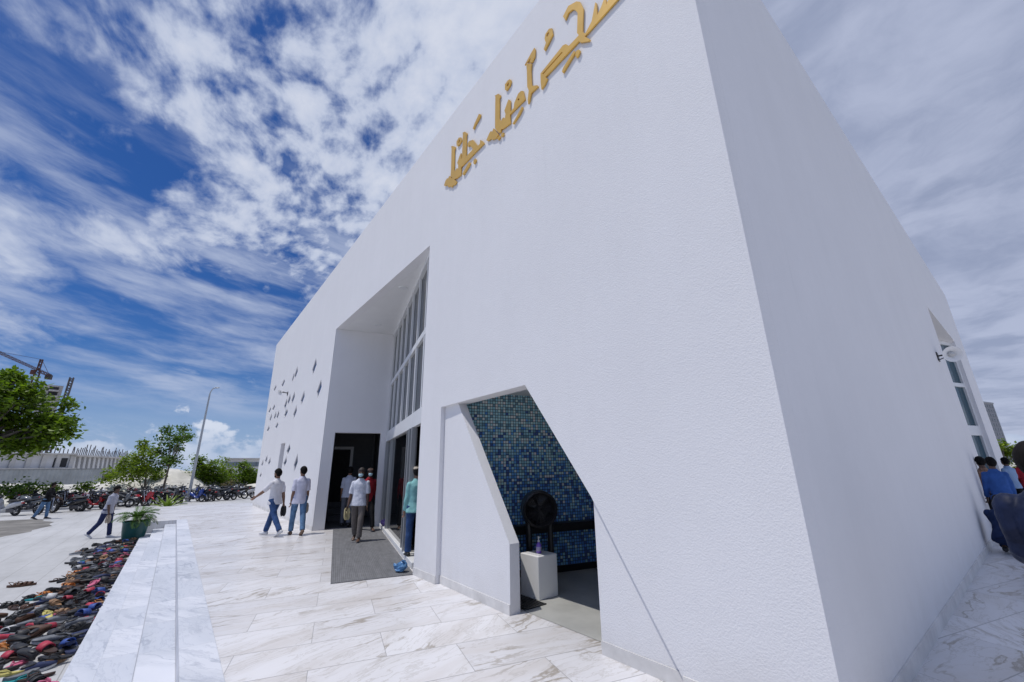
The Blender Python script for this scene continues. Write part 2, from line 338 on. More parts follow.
# ------------------------------------------------------------------ mesh helper
class MB:
    def __init__(s): s.v = []; s.f = []; s.mi = []; s.cur = 0
    def add(s, vs, fs):
        o = len(s.v); s.v += [V(v) for v in vs]
        for f in fs: s.f.append([i+o for i in f]); s.mi.append(s.cur)
        return s
    def box(s, c, sz, ax=None, ay=None, az=None):
        c = V(c); ax = V(ax or (1, 0, 0)); ay = V(ay or (0, 1, 0)); az = V(az or (0, 0, 1))
        vs = [c + ax*(i*sz[0]/2) + ay*(j*sz[1]/2) + az*(k*sz[2]/2) for k in (-1, 1) for j in (-1, 1) for i in (-1, 1)]
        return s.add(vs, [(0, 2, 3, 1), (4, 5, 7, 6), (0, 1, 5, 4), (2, 6, 7, 3), (0, 4, 6, 2), (1, 3, 7, 5)])
    def bx(s, x0, x1, y0, y1, z0, z1):
        return s.box(((x0+x1)/2, (y0+y1)/2, (z0+z1)/2), (x1-x0, y1-y0, z1-z0))
    def tsbox(s, t0, t1, s0, s1, z0, z1):
        return s.box(ts((t0+t1)/2, (s0+s1)/2, (z0+z1)/2), (t1-t0, s1-s0, z1-z0), TD, SD)
    def bar(s, a, b, w, h, up=(0, 0, 1)):
        a, b = V(a), V(b); d = b-a; L = d.length; d.normalize(); up = V(up)
        sd = d.cross(up)
        if sd.length < 1e-4: sd = d.cross(V((1, 0, 0)))
        sd.normalize(); up = sd.cross(d)
        return s.box((a+b)/2, (L, w, h), d, sd, up)
    def prism(s, outer, off, holes=()):
        """closed solid: polygon (3-D points) swept by the vector off, with holes"""
        off = V(off); loops = [[V(p) for p in outer]] + [[V(p) for p in h] for h in holes]
        flat = [p for l in loops for p in l]; n = len(flat)
        tri = tessellate_polygon(loops)
        nrm = off.normalized()
        fs = []
        for t in tri:
            a, b, c = (flat[i] for i in t)
            up = (b-a).cross(c-a).dot(nrm) > 0
            tt = tuple(t) if not up else tuple(reversed(t))
            fs.append(tt); fs.append(tuple(i+n for i in reversed(tt)))
        o = 0
        for l in loops:
            k = len(l)
            for i in range(k): fs.append((o+i, o+(i+1) % k, o+(i+1) % k+n, o+i+n))
            o += k
        return s.add(flat + [p+off for p in flat], fs)
    def rings(s, rs, cap=True):
        n = len(rs[0]); vs = [p for r in rs for p in r]; fs = []
        for i in range(len(rs)-1):
            for j in range(n): fs.append((i*n+j, i*n+(j+1) % n, (i+1)*n+(j+1) % n, (i+1)*n+j))
        if cap: fs.append(tuple(range(n))[::-1]); fs.append(tuple(range((len(rs)-1)*n, len(rs)*n)))
        return s.add(vs, fs)
    def tube(s, pts, rad, n=8, flat=1., cap=True):
        pts = [V(p) for p in pts]
        if not hasattr(rad, '__len__'): rad = [rad]*len(pts)
        rs = []; ref = None
        for i, p in enumerate(pts):
            d = (pts[min(i+1, len(pts)-1)] - pts[max(i-1, 0)]).normalized()
            if ref is None: ref = V((0, 0, 1)) if abs(d.z) < .9 else V((1, 0, 0))
            a = d.cross(ref); a = a.normalized() if a.length > 1e-5 else V((0, 1, 0)); b = a.cross(d)
            ref = b
            rs.append([p + a*cos(2*pi*k/n)*rad[i] + b*sin(2*pi*k/n)*rad[i]*flat for k in range(n)])
        return s.rings(rs, cap)
    def ell(s, c, r, n=12, m=8, R=None):
        c = V(c); rs = []
        for i in range(1, m):
            ph = pi*i/m - pi/2
            rs.append([c + ((R @ V((r[0]*cos(ph)*cos(2*pi*k/n), r[1]*cos(ph)*sin(2*pi*k/n), r[2]*sin(ph)))) if R else V((r[0]*cos(ph)*cos(2*pi*k/n), r[1]*cos(ph)*sin(2*pi*k/n), r[2]*sin(ph)))) for k in range(n)])
        return s.rings(rs)
    def lathe(s, prof, n=20, c=(0, 0, 0), M=None):
        c = V(c); rs = []
        for (r, z) in prof:
            q = [V((r*cos(2*pi*k/n), r*sin(2*pi*k/n), z)) for k in range(n)]
            rs.append([c + (M @ p if M else p) for p in q])
        return s.rings(rs, False)
    def torus(s, c, R, r, ax, n=20, m=6):
        c = V(c); ax = V(ax).normalized(); a = ax.orthogonal().normalized(); b = ax.cross(a)
        rs = []
        for i in range(n+1):
            t = 2*pi*i/n; rad = a*cos(t)+b*sin(t)
            rs.append([c + rad*(R+r*cos(2*pi*k/m)) + ax*(r*sin(2*pi*k/m)) for k in range(m)])
        return s.rings(rs, False)
    def quad(s, a, b, c, d): return s.add([a, b, c, d], [(0, 1, 2, 3)])
    def build(s, name, m, parent=None, smooth=False, world=True):
        me = bpy.data.meshes.new(name)
        o = bpy.data.objects.new(name, me); COL.objects.link(o)
        vs = s.v
        if parent is not None:
            o.parent = parent
            if world:
                off = V(parent.location); pp = parent.parent
                while pp is not None: off += V(pp.location); pp = pp.parent
                vs = [v-off for v in s.v]
        me.from_pydata([tuple(v) for v in vs], [], s.f)
        ms = m if isinstance(m, (list, tuple)) else [m]
        for q in ms: me.materials.append(q)
        if len(ms) > 1: me.polygons.foreach_set('material_index', s.mi)
        bm = bmesh.new(); bm.from_mesh(me)
        if len(bm.faces) < 20000: bmesh.ops.recalc_face_normals(bm, faces=bm.faces)
        bm.to_mesh(me); bm.free()
        if smooth: me.polygons.foreach_set('use_smooth', [True]*len(me.polygons))
        me.update()
        return o

def tag(o, label=None, cat=None, group=None, kind=None):
    if label: o['label'] = label
    if cat: o['category'] = cat
    if group: o['group'] = group
    if kind: o['kind'] = kind
    return o
def thing(name, label, cat, loc=(0, 0, 0), rz=0, group=None):
    o = bpy.data.objects.new(name, None); COL.objects.link(o); o.location = loc; o.rotation_euler = (0, 0, rz)
    o.empty_display_size = .2
    return tag(o, label, cat, group)
KIDS = {}
def kids(o): return [c for c in COL.objects if c.parent == o]
def copy_tree(o, parent=None, mats=None, tree=None):
    c = o.copy(); COL.objects.link(c)
    if parent is not None: c.parent = parent
    for ch in (tree or {}).get(o.name, kids(o) if tree is None else ()): copy_tree(ch, c, mats, tree)
    return c
def smooth_by_angle(o, ang=40):
    me = o.data; me.polygons.foreach_set('use_smooth', [True]*len(me.polygons))
    bm = bmesh.new(); bm.from_mesh(me)
    for e in bm.edges:
        if len(e.link_faces) == 2 and e.calc_face_angle(0) > radians(ang): e.smooth = False
    bm.to_mesh(me); bm.free(); return o
def bevel(o, w=.01, seg=2):
    b = o.modifiers.new('bevel', 'BEVEL'); b.width = w; b.segments = seg; b.limit_method = 'ANGLE'; b.angle_limit = radians(40); return o

# ------------------------------------------------------------------ setting: ground, paving, terrace, steps
G = -.48
FY = 3.3; CX = -1.08
def struct(o): return tag(o, kind='structure')
m = MB(); R_ = 1500; m.quad((-R_, -R_, G-.02), (R_, -R_, G-.02), (R_, R_, G-.02), (-R_, R_, G-.02)); struct(m.build('ground', M_SAND))
m = MB(); m.quad((-43.5, -60, G), (30, -60, G), (30, 60, G), (-43.5, 60, G)); struct(m.build('plaza_paving', M_PAVE))
# worn patch of old road surface on the plaza
m = MB(); pts = []
ctr = (-27, -6.6)
for k in range(48):
    a = 2*pi*k/48; rx = 5.2*(1+.12*noise.noise(V((cos(a)*2, sin(a)*2, 3)))); ry = 3.0*(1+.25*noise.noise(V((cos(a)*3, sin(a)*3, 8))))
    pts.append((ctr[0]+rx*cos(a), ctr[1]+ry*sin(a)*.95, G+.004))
m.add(pts, [tuple(range(48))]); struct(m.build('road_patch', M_ASPH))
m = MB(); m.bx(-38.5, -38.2, -30, -1.6, G-.02, G+.13); bevel(struct(m.build('kerb', M_KERB)), .02)
# terrace
ex = -27.96
farline = lambda y: ex + (y+.59)*.265
m = MB(); m.prism([(farline(.32), .32, 0), (12, .32, 0), (12, 45, 0), (farline(45), 45, 0)], (0, 0, -.6))
struct(m.build('terrace', M_FLOOR))
m = MB(); m.prism([(ex, -.59, 0), (-19.85, -.59, 0), (-19.85, .3195, 0), (farline(.3195), .3195, 0)], (0, 0, -.6)); struct(m.build('terrace_bay', M_FLOOR))
m = MB()
m.prism([(-19.85, .614, .003), (12, .614, .003), (12, .318, .003), (-19.85, .318, .003)], (0, 0, -.03))
m.bx(-19.846, 12, .015, .317, -.6, -.12); m.bx(-19.846, 12, .3172, .3195, -.119, -.004)
m.bx(-19.846, 12, -.28, .014, -.6, -.24)
m.bx(-19.846, 12, -.555, -.281, -.6, -.36)
bevel(struct(m.build('steps', M_STEP)), .006)
m = MB(); m.bx(-19.846, -19.835, -.588, .31, -.119, -.002); 

# ------------------------------------------------------------------ the mosque
B = thing('mosque', 'white angular mosque with gold lettering, tall cut-out entrance and blue tiled alcove', 'mosque', (-13, 14, 0))
ZL, ZR, ZB = 8.56, 8.88, 8.98
XL0, XL1 = -25.1, -25.95
def ztop(x): return ZR + (ZL-ZR)*(CX-x)/(CX-XL1)
SREC = 13.72; xrec = None
# where the plane S=SREC meets the facade plane
tA = (FY - SD.y*SREC)/TD.y; XREC = TD.x*tA + SD.x*SREC
ZREC = 6.02; XP0, XP1 = -6.80, -6.05
AL = [(-6.05, 0), (-6.07, 2.62), (-3.89, 2.64), (-2.91, 1.35), (-2.94, 0)]
holes = []; diam = []
def DM(off, sc, lst):
    for (tx, ty, bx_, by, w) in lst:
        T = (off[0]+tx/sc, off[1]+ty/sc); Bm = (off[0]+bx_/sc, off[1]+by/sc); hw = w/sc/2
        mx, my = (T[0]+Bm[0])/2, (T[1]+Bm[1])/2
        q = []
        for (x, y) in (T, (mx+hw, my-hw*1.0), Bm, (mx-hw, my+hw*1.0)):
            p = on_y(x, y, FY); q.append((p.x, p.z))
        diam.append(q)
DM((255, 340), 8.525, [(525, 150, 487, 312, 26), (548, 345, 546, 495, 34), (410, 435, 402, 560, 30), (353, 232, 347, 335, 20), (333, 268, 316, 380, 18),
    (243, 335, 237, 405, 26), (173, 385, 168, 440, 22), (139, 420, 133, 470, 20), (338, 435, 312, 560, 24), (293, 462, 286, 562, 20), (266, 500, 255, 600, 18),
    (266, 588, 262, 665, 30), (352, 555, 330, 682, 26), (162, 550, 155, 606, 24), (129, 572, 122, 628, 20)])
DM((255, 395), 9.743, [(125, 200, 118, 292, 20), (155, 180, 149, 272, 20), (200, 160, 191, 250, 18), (230, 145, 214, 250, 18), (215, 265, 208, 335, 30), (131, 300, 126, 365, 26),
    (330, 478, 320, 592, 38)])
DM((250, 455), 11.36, [(190, -5, 178, 112, 18), (222, 22, 215, 138, 20), (106, 60, 99, 160, 15), (143, 48, 136, 150, 16), (120, 190, 118, 272, 22), (402, 15, 395, 150, 24), (540, -20, 498, 210, 34)])
# keep only diamonds that do not run into each other
def bb(q): return min(p[0] for p in q), max(p[0] for p in q), min(p[1] for p in q), max(p[1] for p in q)
keep = []
for q in diam:
    a = bb(q)
    c = sum(p[0] for p in q)/4, sum(p[1] for p in q)/4
    # real diamonds: upright axis, some width
    hw = max(.29, (a[1]-a[0])/2*1.05); hh = (a[3]-a[2])/2
    lean = .10
    keep.append([(c[0]+lean, c[1]+hh), (c[0]+hw, c[1]+.12*hh), (c[0]-lean, c[1]-hh), (c[0]-hw, c[1]-.12*hh)])
def cen(q): return sum(p[0] for p in q)/4, sum(p[1] for p in q)/4
def overlap(p, q):                                     # separating-axis test with a margin
    for poly in (p, q):
        for k in range(4):
            ex_, ez_ = poly[(k+1) % 4][0]-poly[k][0], poly[(k+1) % 4][1]-poly[k][1]; ln = hypot(ex_, ez_); nx_, nz_ = ez_/ln, -ex_/ln
            a = [v[0]*nx_+v[1]*nz_ for v in p]; b = [v[0]*nx_+v[1]*nz_ for v in q]
            if max(a)+.04 < min(b) or max(b)+.04 < min(a): return False
    return True
final = []
for q in keep:
    for k in range(11):
        if not any(overlap(q, r) for r in final): break
        c = (sum(p[0] for p in q)/4, sum(p[1] for p in q)/4)
        q = [(c[0]+(p[0]-c[0])*.84, c[1]+(p[1]-c[1])*.9) for p in q]
    else: continue
    B_ = bb(q)
    if B_[1]-B_[0] > .1 and B_[0] > -24.95 and B_[1] < -13.6 and not (B_[1] > -20.05 and B_[0] < -18.95 and B_[2] < 2.8): final.append(q)
diam = final
# slit doorway
SL = [(-19.95, .0), (-19.95, 2.72), (-19.05, 2.72), (-19.05, .0)]
outer = [(XL0, 0), (SL[0][0], 0), SL[1], SL[2], (SL[3][0], 0), (XREC, 0), (XREC, ZREC), (XP0, ZREC), (XP0, 0), AL[0], AL[1], AL[2], AL[3], (-2.06, 0), (CX, 0), (CX, ztop(CX)), (XL1, ztop(XL1))]
P3 = lambda p, y=FY: V((p[0], y, p[1]))
m = MB(); m.prism([P3(p) for p in outer], (0, .22, 0), [[P3(p) for p in q] for q in diam]); m.build('front_wall', M_ST, B)
for q in diam:
    c = V((sum(p[0] for p in q)/4, 0, sum(p[1] for p in q)/4))
    m = MB(); m.prism([V((c.x+(p[0]-c.x)*1.03, FY+.03, c.z+(p[1]-c.z)*1.03)) for p in q], (0, .03, 0)); m.build('diamond_window', M_BLUEGL, B)
# slit niche behind
m = MB(); m.bx(SL[0][0]-.002, SL[2][0]+.3, FY+.9, FY+.95, 0, 2.9); m.bx(SL[0][0]-.06, SL[0][0]-.002, FY+.222, FY+.9, 0, 2.9); m.bx(SL[2][0]+.002, SL[2][0]+.06, FY+.222, FY+.9, 0, 2.9); m.bx(SL[0][0]-.06, SL[2][0]+.06, FY+.222, FY+.9, 2.725, 2.8)
m.build('niche', M_ST2, B)
m = MB(); m.bx(SL[0][0]+.08, SL[2][0]-.08, FY+.86, FY+.9, .1, 2.4); m.build('service_door', M_WHITE, B)
# right-hand wall with the tall window opening
YB = 26.7; WZ = 5.93; W0, W1 = 16.4, 22.3
sidep = [(FY+.221, 0), (W0, 0), (W0, WZ), (W1, WZ), (W1, 0), (YB, 0), (YB, ZB), (FY+.221, ztop(CX))]
m = MB(); m.prism([V((CX, a, z)) for a, z in sidep], (-.02, 0, 0)); m.build('side_wall', M_ST2, B)
# window recess: jambs, head, skewed glazing
gA = V((-1.24, W1, 0)); gB = gA - TD*7.5
m = MB()
m.quad((CX-.02, W1, 0), (gA.x-.5, W1+.02, 0), (gA.x-.5, W1+.02, WZ), (CX-.02, W1, WZ))
m.add([(CX-.02, W0, WZ), (CX-.02, W1, WZ), (gA.x-.1, W1, WZ), (-4, W0, WZ)], [(0, 1, 2, 3)])
m.quad((CX-.02, W0, 0), (-4, W0, 0), (-4, W0, WZ), (CX-.02, W0, WZ)); m.build('window_reveal', M_ST2, B)
wf = MB()
nrm = V((SD.x, SD.y, 0))
for z, h in ((5.85, .14), (4.25, .14), (2.62, .34), (.07, .14)):
    wf.bar(gA+V((0, 0, z)), gB+V((0, 0, z)), .08, h)
for k in range(7):
    p = gA - TD*(1.1*k+.02)
    wf.box(p+V((0, 0, WZ/2)), (.07, .09, WZ), TD, SD)
wfo = wf.build('side_window', M_FRAME, B)
m = MB(); m.quad(gA+nrm*.02, gB+nrm*.02, gB+nrm*.02+V((0, 0, WZ)), gA+nrm*.02+V((0, 0, WZ))); m.build('pane', M_TEAL, wfo)
# other outside walls and roof
m = MB()
xb = -22
m.quad((XL0, FY+.1, 0), (xb, YB, 0), (xb-.8, YB, ZL), (XL1, FY+.1, ZL))
m.quad((CX, YB, 0), (xb, YB, 0), (xb-.8, YB, ZL), (CX, YB, ZB)); m.build('rear_wall', M_ST2, B)
m = MB(); m.add([(XL1+.05, FY+.1, ZL-.25), (CX-.02, FY+.1, ZR-.25), (CX-.02, YB, ZB-.25), (xb-.75, YB, ZL-.25)], [(0, 1, 2), (0, 2, 3)]); m.build('roof', M_ST2, B)

# --- entrance recess
TG = 1.42                                                          # plane of the glazing
DT0, DT1, DZ = -.13, 1.21, 2.72
m = MB()
wl = lambda t, z: ts(t, SREC, z)
t_in = tA + .02/TD.y
m.prism([wl(t_in, 0), wl(DT0, 0), wl(DT0, DZ), wl(DT1, DZ), wl(DT1, 0), wl(TG+.1, 0), wl(TG+.1, ZREC-.002), wl(t_in, ZREC-.002)], SD*.2)
m.build('recess_wall', M_ST2, B)
m = MB(); m.prism([V((XREC-.02, FY+.222, ZREC)), V((XP0+.02, FY+.222, ZREC)), ts(TG+.2, 6.5, ZREC), ts(TG+.2, SREC+.05, ZREC)], (0, 0, .12))
rc = m.build('recess_ceiling', M_WHITE, B)
for (s_, t_) in ((12.86, .78), (9.73, 1.12)):
    c = ts(t_, s_, ZREC); q = MB(); q.lathe([(.001, -.012), (.10, -.012), (.11, 0)], 20, c); q.build('downlight', M_FRAME, rc)
# glazed front
gw = MB()
S0, S1 = 7.64, SREC-.03
for z, h, dp in ((5.97, .1, .1), (4.30, .13, .06), (2.60, .30, .09), (.13, .06, .12)):
    if z < 1: continue
    gw.box(ts(TG, (S0+S1)/2, z), (dp, S1-S0, h), TD, SD)
k = 0; sv = S1-.04
while sv > S0:
    gw.box(ts(TG, sv, (2.75+4.235)/2), (.05, .10, 4.235-2.75), TD, SD)
    gw.box(ts(TG, sv, (4.365+5.92)/2), (.05, .08, 5.92-4.365), TD, SD)
    sv -= .95; k += 1
gwo = gw.build('glass_wall', M_FRAME, B)
m = MB(); m.quad(ts(TG+.03, S0, 2.7), ts(TG+.03, S1, 2.7), ts(TG+.03, S1, 5.95), ts(TG+.03, S0, 5.95)); m.build('pane', M_GLASS, gwo)
# sliding doors under the transom
dz = 2.45
for s_, w_, o_ in ((S1-.06, .12, 0), (12.35, .07, .0), (9.35, .07, 0), (8.95, .10, -.02), (8.8, .07, .04), (8.6, .08, -.02)):
    df = MB(); df.box(ts(TG+o_, s_, (.1+dz)/2), (.09, w_, dz-.1), TD, SD); dfo = df.build('door_stile', M_ALU, B)
m = MB(); m.quad(ts(TG+.02, 9.0, .1), ts(TG+.02, 12.3, .1), ts(TG+.02, 12.3, dz), ts(TG+.02, 9.0, dz)); m.build('pane', mat('door_glass', (.006, .007, .009), .04, spec=.55), B)
m = MB(); m.quad(ts(TG+.03, 12.4, .1), ts(TG+.03, S1, .1), ts(TG+.03, S1, dz), ts(TG+.03, 12.4, dz)); m.build('pane', M_GLASS, B)
m = MB(); m.tsbox(TG-.06, TG+.25, S0+.2, S1-.01, 0, .1); bevel(m.build('threshold', M_WHITE, B), .008)
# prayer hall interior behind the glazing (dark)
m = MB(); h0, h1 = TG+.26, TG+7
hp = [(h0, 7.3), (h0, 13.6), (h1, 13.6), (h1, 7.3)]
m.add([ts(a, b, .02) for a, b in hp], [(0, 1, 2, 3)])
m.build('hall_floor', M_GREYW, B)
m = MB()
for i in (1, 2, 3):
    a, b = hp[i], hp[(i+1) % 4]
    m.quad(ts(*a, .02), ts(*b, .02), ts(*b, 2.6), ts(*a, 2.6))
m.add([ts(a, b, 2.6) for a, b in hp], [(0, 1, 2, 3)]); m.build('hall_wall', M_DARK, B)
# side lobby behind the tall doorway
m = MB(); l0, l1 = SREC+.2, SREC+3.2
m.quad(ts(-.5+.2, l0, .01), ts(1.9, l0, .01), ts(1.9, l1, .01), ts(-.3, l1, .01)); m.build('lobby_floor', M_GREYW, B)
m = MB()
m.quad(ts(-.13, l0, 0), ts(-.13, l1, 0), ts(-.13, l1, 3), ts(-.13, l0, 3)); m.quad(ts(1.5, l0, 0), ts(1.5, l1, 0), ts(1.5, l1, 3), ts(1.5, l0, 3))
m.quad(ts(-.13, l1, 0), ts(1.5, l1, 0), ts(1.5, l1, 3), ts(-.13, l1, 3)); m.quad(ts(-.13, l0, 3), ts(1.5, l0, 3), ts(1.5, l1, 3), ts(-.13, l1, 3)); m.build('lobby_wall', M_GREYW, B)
m = MB(); m.tsbox(-.125, .45, l1-.05, l1-.02, .02, 2.35); m.build('lobby_door', M_DARK, B)  # dark slab standing in for the unlit opening inside the frame
m = MB(); m.tsbox(.452, .55, l1-.10, l1-.02, .02, 2.45); m.tsbox(-.125, .45, l1-.10, l1-.02, 2.352, 2.45); m.build('door_frame', M_FRAME, B)
m = MB()
for k in range(3): m.tsbox(-.12, .3, l1-1.2+.35*k, l1-.12, .012+.18*k, .19+.18*k)
m.build('stair', M_GREYW, B)
m = MB(); m.tube([ts(1.25, l1-.3, .02), ts(1.25, l1-.3, 2.99)], .05, 10); m.build('pipe', M_GREYW, B)

# --- alcove
ZA = 2.85
def FACE(t): return None
m = MB(); m.prism([V((-2.94, FY+.045, 0)), V((-2.92, FY+.045, 1.42)), V((-2.7, FY+.045, 1.42)), V((-1.9, FY+.045, .2)), V((-1.9, FY+.045, 0))], (0, .17, 0)); m.build('wall_panel', M_ST, B)
# stub wall leaning in front of the alcove, set slightly back
stub = [(-6.06, 3.375, 0), (-6.06, 3.375, 2.63), (-5.62, 3.36, 2.63), (-4.28, 3.325, .75), (-4.28, 3.325, 0)]
m = MB(); m.prism([V(p) for p in stub], (0, .15, 0)); m.build('stub_wall', M_ST, B)
# room behind
sM = 6.54
m = MB(); tI = (FY+.23 - SD.y*sM)/TD.y
m.quad(ts(tI-.05, sM, 0), ts(7.2, sM, 0), ts(7.2, sM, ZA), ts(tI-.05, sM, ZA)); mo = m.build('mosaic_wall', M_MOS, B)
m = MB(); m.tsbox(tI+.02, 7.1, sM-.14, sM-.003, .62, .75); m.build('shelf', M_BLACKT, mo)
m = MB(); m.tsbox(tI+.02, 7.1, sM-.03, sM-.003, .0, .10); m.build('skirting', M_BLACKT, mo)
m = MB()
fr = lambda s_: (FY+.23 - SD.y*s_)/TD.y
m.add([ts(fr(sM), sM, ZA), ts(7.2, sM, ZA), ts(7.2, 3.7, ZA), V((-1.9, FY+.23, ZA))], [(0, 1, 2, 3)]); m.build('alcove_ceiling', M_WHITE, B)
m = MB(); m.quad(ts(7.2, sM, 0), ts(7.2, 3.7, 0), ts(7.2, 3.7, ZA), ts(7.2, sM, ZA)); m.quad((-1.9, FY+.23, 0), ts(7.2, 3.7, 0), ts(7.2, 3.7, ZA), (-1.9, FY+.23, ZA)); m.build('alcove_wall', M_WHITE, B)  # unseen walls enclosing the room, white to bounce light onto the mosaic
m = MB(); m.add([(-6.0, FY+.24, .004), (-2.2, FY+.24, .004), ts(7.1, 3.8, .004), ts(7.1, sM-.01, .004), ts(fr(sM)+.1, sM-.01, .004)], [(0, 1, 2, 3, 4)]); m.build('alcove_floor', M_TILEF, B)
# plinth of stone round the foot of the walls
ph = .11; po = .012
for x0, x1, y0, y1, zz in ((XP0, XP1, FY-po, FY-.001, ph), (-2.937, -2.11, FY+.033, FY+.044, ph), (-2.11, CX+po, FY-po, FY-.001, ph), (CX+.001, CX+po+.003, FY-po+.002, W0, ph+.01),
                           (CX+.001, CX+po+.003, W1, YB, ph+.01), (XL0+.02, SL[0][0], FY-po, FY-.001, ph), (SL[2][0], XREC, FY-po, FY-.001, ph)):
    m = MB(); m.bx(x0, x1, y0, y1, 0, zz); m.build('plinth', M_PLINTH, B)
m = MB(); m.prism([V((-6.045, 3.374, 0)), V((-4.28, 3.324, 0)), V((-4.28, 3.324, ph)), V((-6.045, 3.374, ph))], (0, -po, 0)); m.build('plinth', M_PLINTH, B)

# ------------------------------------------------------------------ gold lettering on the front wall
SG = thing('wall_sign', 'gold Arabic-style lettering fixed high on the white front wall', 'sign', (-4, FY, 7.2))
def glyph(off, sc, poly, holes=()):
    cv = lambda p: on_y(off[0]+p[0]/sc, off[1]+p[1]/sc, FY-.032)
    m = MB(); m.prism([cv(p) for p in poly], (0, .022, 0), [[cv(p) for p in h] for h in holes])
    o = m.build('letter', M_GOLD, SG); return o
O1, s1 = (440, 120), 9.1
glyph(O1, s1, [(385,190),(400,210),(190,430),(188,500),(150,530),(125,540),(110,520),(95,515),(100,460),(105,260),(100,240),(115,235),(138,245),(130,270),(125,455),(140,460),(150,440),(165,440),(165,410),(155,390),(180,320),(190,300),(193,360),(200,340),(208,130),(205,115),(225,105),(245,120),(238,140),(235,335),(300,265),(285,245),(270,225),(262,240),(250,240),(250,215),(265,190),(300,180),(315,200),(330,220),(345,235),(362,215),(365,180)])
glyph(O1, s1, [(35,595),(50,550),(65,530),(75,530),(82,510),(93,512),(105,532),(118,524),(135,545),(150,560),(135,590),(115,595),(105,612),(90,600),(75,610),(65,590),(45,600)])
glyph(O1, s1, [(150,230),(150,195),(170,160),(190,158),(195,185),(180,215),(160,238)], [[(165,205),(172,180),(182,178),(180,195),(170,210)]])
glyph((440, 110), 8.02, [(262,150),(275,110),(312,30),(325,35),(318,60),(280,125),(270,155)])
glyph(O1, s1, [(303,390),(305,365),(320,348),(328,360),(318,390),(308,400)])
glyph(O1, s1, [(203,490),(215,465),(265,380),(275,390),(260,425),(212,500)])
O2 = (484, 70)
glyph(O2, s1, [(355,190),(372,265),(235,405),(238,485),(170,535),(155,540),(150,570),(130,570),(108,540),(100,530),(100,460),(103,240),(95,235),(130,215),(150,230),(138,260),(137,440),(155,470),(160,450),(175,430),(190,440),(195,400),(185,370),(215,285),(225,265),(238,280),(235,385),(270,345),(275,300),(310,215),(335,190)], [[(305,265),(318,255),(322,268),(312,280)]])
glyph(O2, s1, [(20,640),(45,580),(60,555),(75,560),(85,530),(97,537),(107,560),(122,572),(130,585),(110,620),(75,635),(60,625),(35,645)])
glyph(O2, s1, [(120,625),(140,595),(148,607),(130,637)])
glyph(O2, s1, [(152,597),(162,575),(178,568),(176,595),(162,607)])
glyph(O2, s1, [(190,180),(190,130),(215,95),(235,82),(245,95),(235,140),(205,185)], [[(205,150),(210,125),(225,110),(228,120),(220,145)]])
glyph(O2, s1, [(258,490),(345,330),(352,340),(325,400),(268,490)])
O3, s3 = (500, 40), 8.525
glyph(O3, s3, [(222,197),(245,203),(268,200),(262,260),(268,390),(318,385),(325,395),(265,450),(250,520),(240,545),(235,510),(245,430),(232,400),(228,250)])
glyph(O3, s3, [(210,215),(265,110),(292,65),(298,80),(295,140),(272,190),(252,193),(262,150),(232,192),(222,190)])
O4, s4 = (540, 0), 8.52
glyph(O4, s4, [(4,650),(4,625),(195,385),(220,375),(245,390),(330,300),(315,280),(320,110),(300,85),(275,80),(240,110),(215,170),(195,140),(240,50),(310,12),(340,15),(368,70),(362,270),(385,285),(440,180),(470,20),(480,25),(485,130),(520,60),(545,-10),(560,-12),(562,40),(600,-40),(640,-110),(655,-90),(720,-150),(800,-205),(815,-180),(380,310),(425,335),(415,350),(345,362),(330,350),(45,655),(62,668),(40,720),(11,760),(5,700)], [[(186,440),(192,448),(28,632),(18,630)]])
glyph(O4, s4, [(30,420),(50,365),(38,330),(45,290),(75,245),(100,240),(108,290),(80,350),(40,430)], [[(52,310),(60,285),(75,270),(78,285),(65,310)]])
glyph(O4, s4, [(300,470),(305,435),(330,420),(340,430),(325,475),(310,490)])
glyph(O4, s4, [(185,610),(200,570),(290,430),(298,450),(195,620)])

# ------------------------------------------------------------------ wall loudspeakers
def horn_speaker(loc, aim, label, k=1.):
    t = thing('horn_speaker', label, 'loudspeaker', loc, 0, 'loudspeakers on the mosque walls')
    q = V(aim).to_track_quat('Z', 'Y').to_matrix()*k
    m = MB(); m.lathe([(.03, -.30), (.06, -.30), (.07, -.15), (.10, -.06), (.17, .0), (.26, .05), (.27, .055), (.25, .05), (.16, .005), (.09, -.05)], 28, V(), q); smooth_by_angle(m.build('horn', M_WHITE, t, world=False))
    m = MB(); m.lathe([(.001, .07), (.05, .06), (.085, .02), (.09, -.05)], 20, V(), q); smooth_by_angle(m.build('centre_cone', mat('speaker_grey', (.55, .55, .54), .5), t, world=False))
    m = MB(); m.tube([q @ V((0, 0, -.28)), q @ V((0, 0, -.42))], .06*k, 12); m.build('driver', mat('speaker_grey'), t, world=False)
    return t
sp = V((-1.08, 14.6, 5.07)); spp = far(951.5, 354, 14.6)
h = horn_speaker((-.82, spp.y, spp.z), V((.45, -.85, -.25)), 'white round horn loudspeaker on a bracket beside the tall side window', .72)
m = MB(); m.tube([V((-.255, 0, .0)), V((-.02, .1, .03))], .02, 8); m.tube([V((-.255, -.1, -.12)), V((-.02, .1, .0))], .012, 6); m.box((-.248, 0, -.02), (.02, .22, .22)); m.build('bracket', M_BLACK, h, world=False)
p = on_y(280.3, 392.5, FY-.3)
h = horn_speaker(p, V((.35, -.6, -.3)), 'small white horn loudspeaker high among the diamond windows', .45)
m = MB(); m.tube([V((0, .29, 0)), V((-.02, .06, .03))], .02, 8); m.box((0, .288, -.02), (.12, .02, .16)); m.build('bracket', M_BLACK, h, world=False)

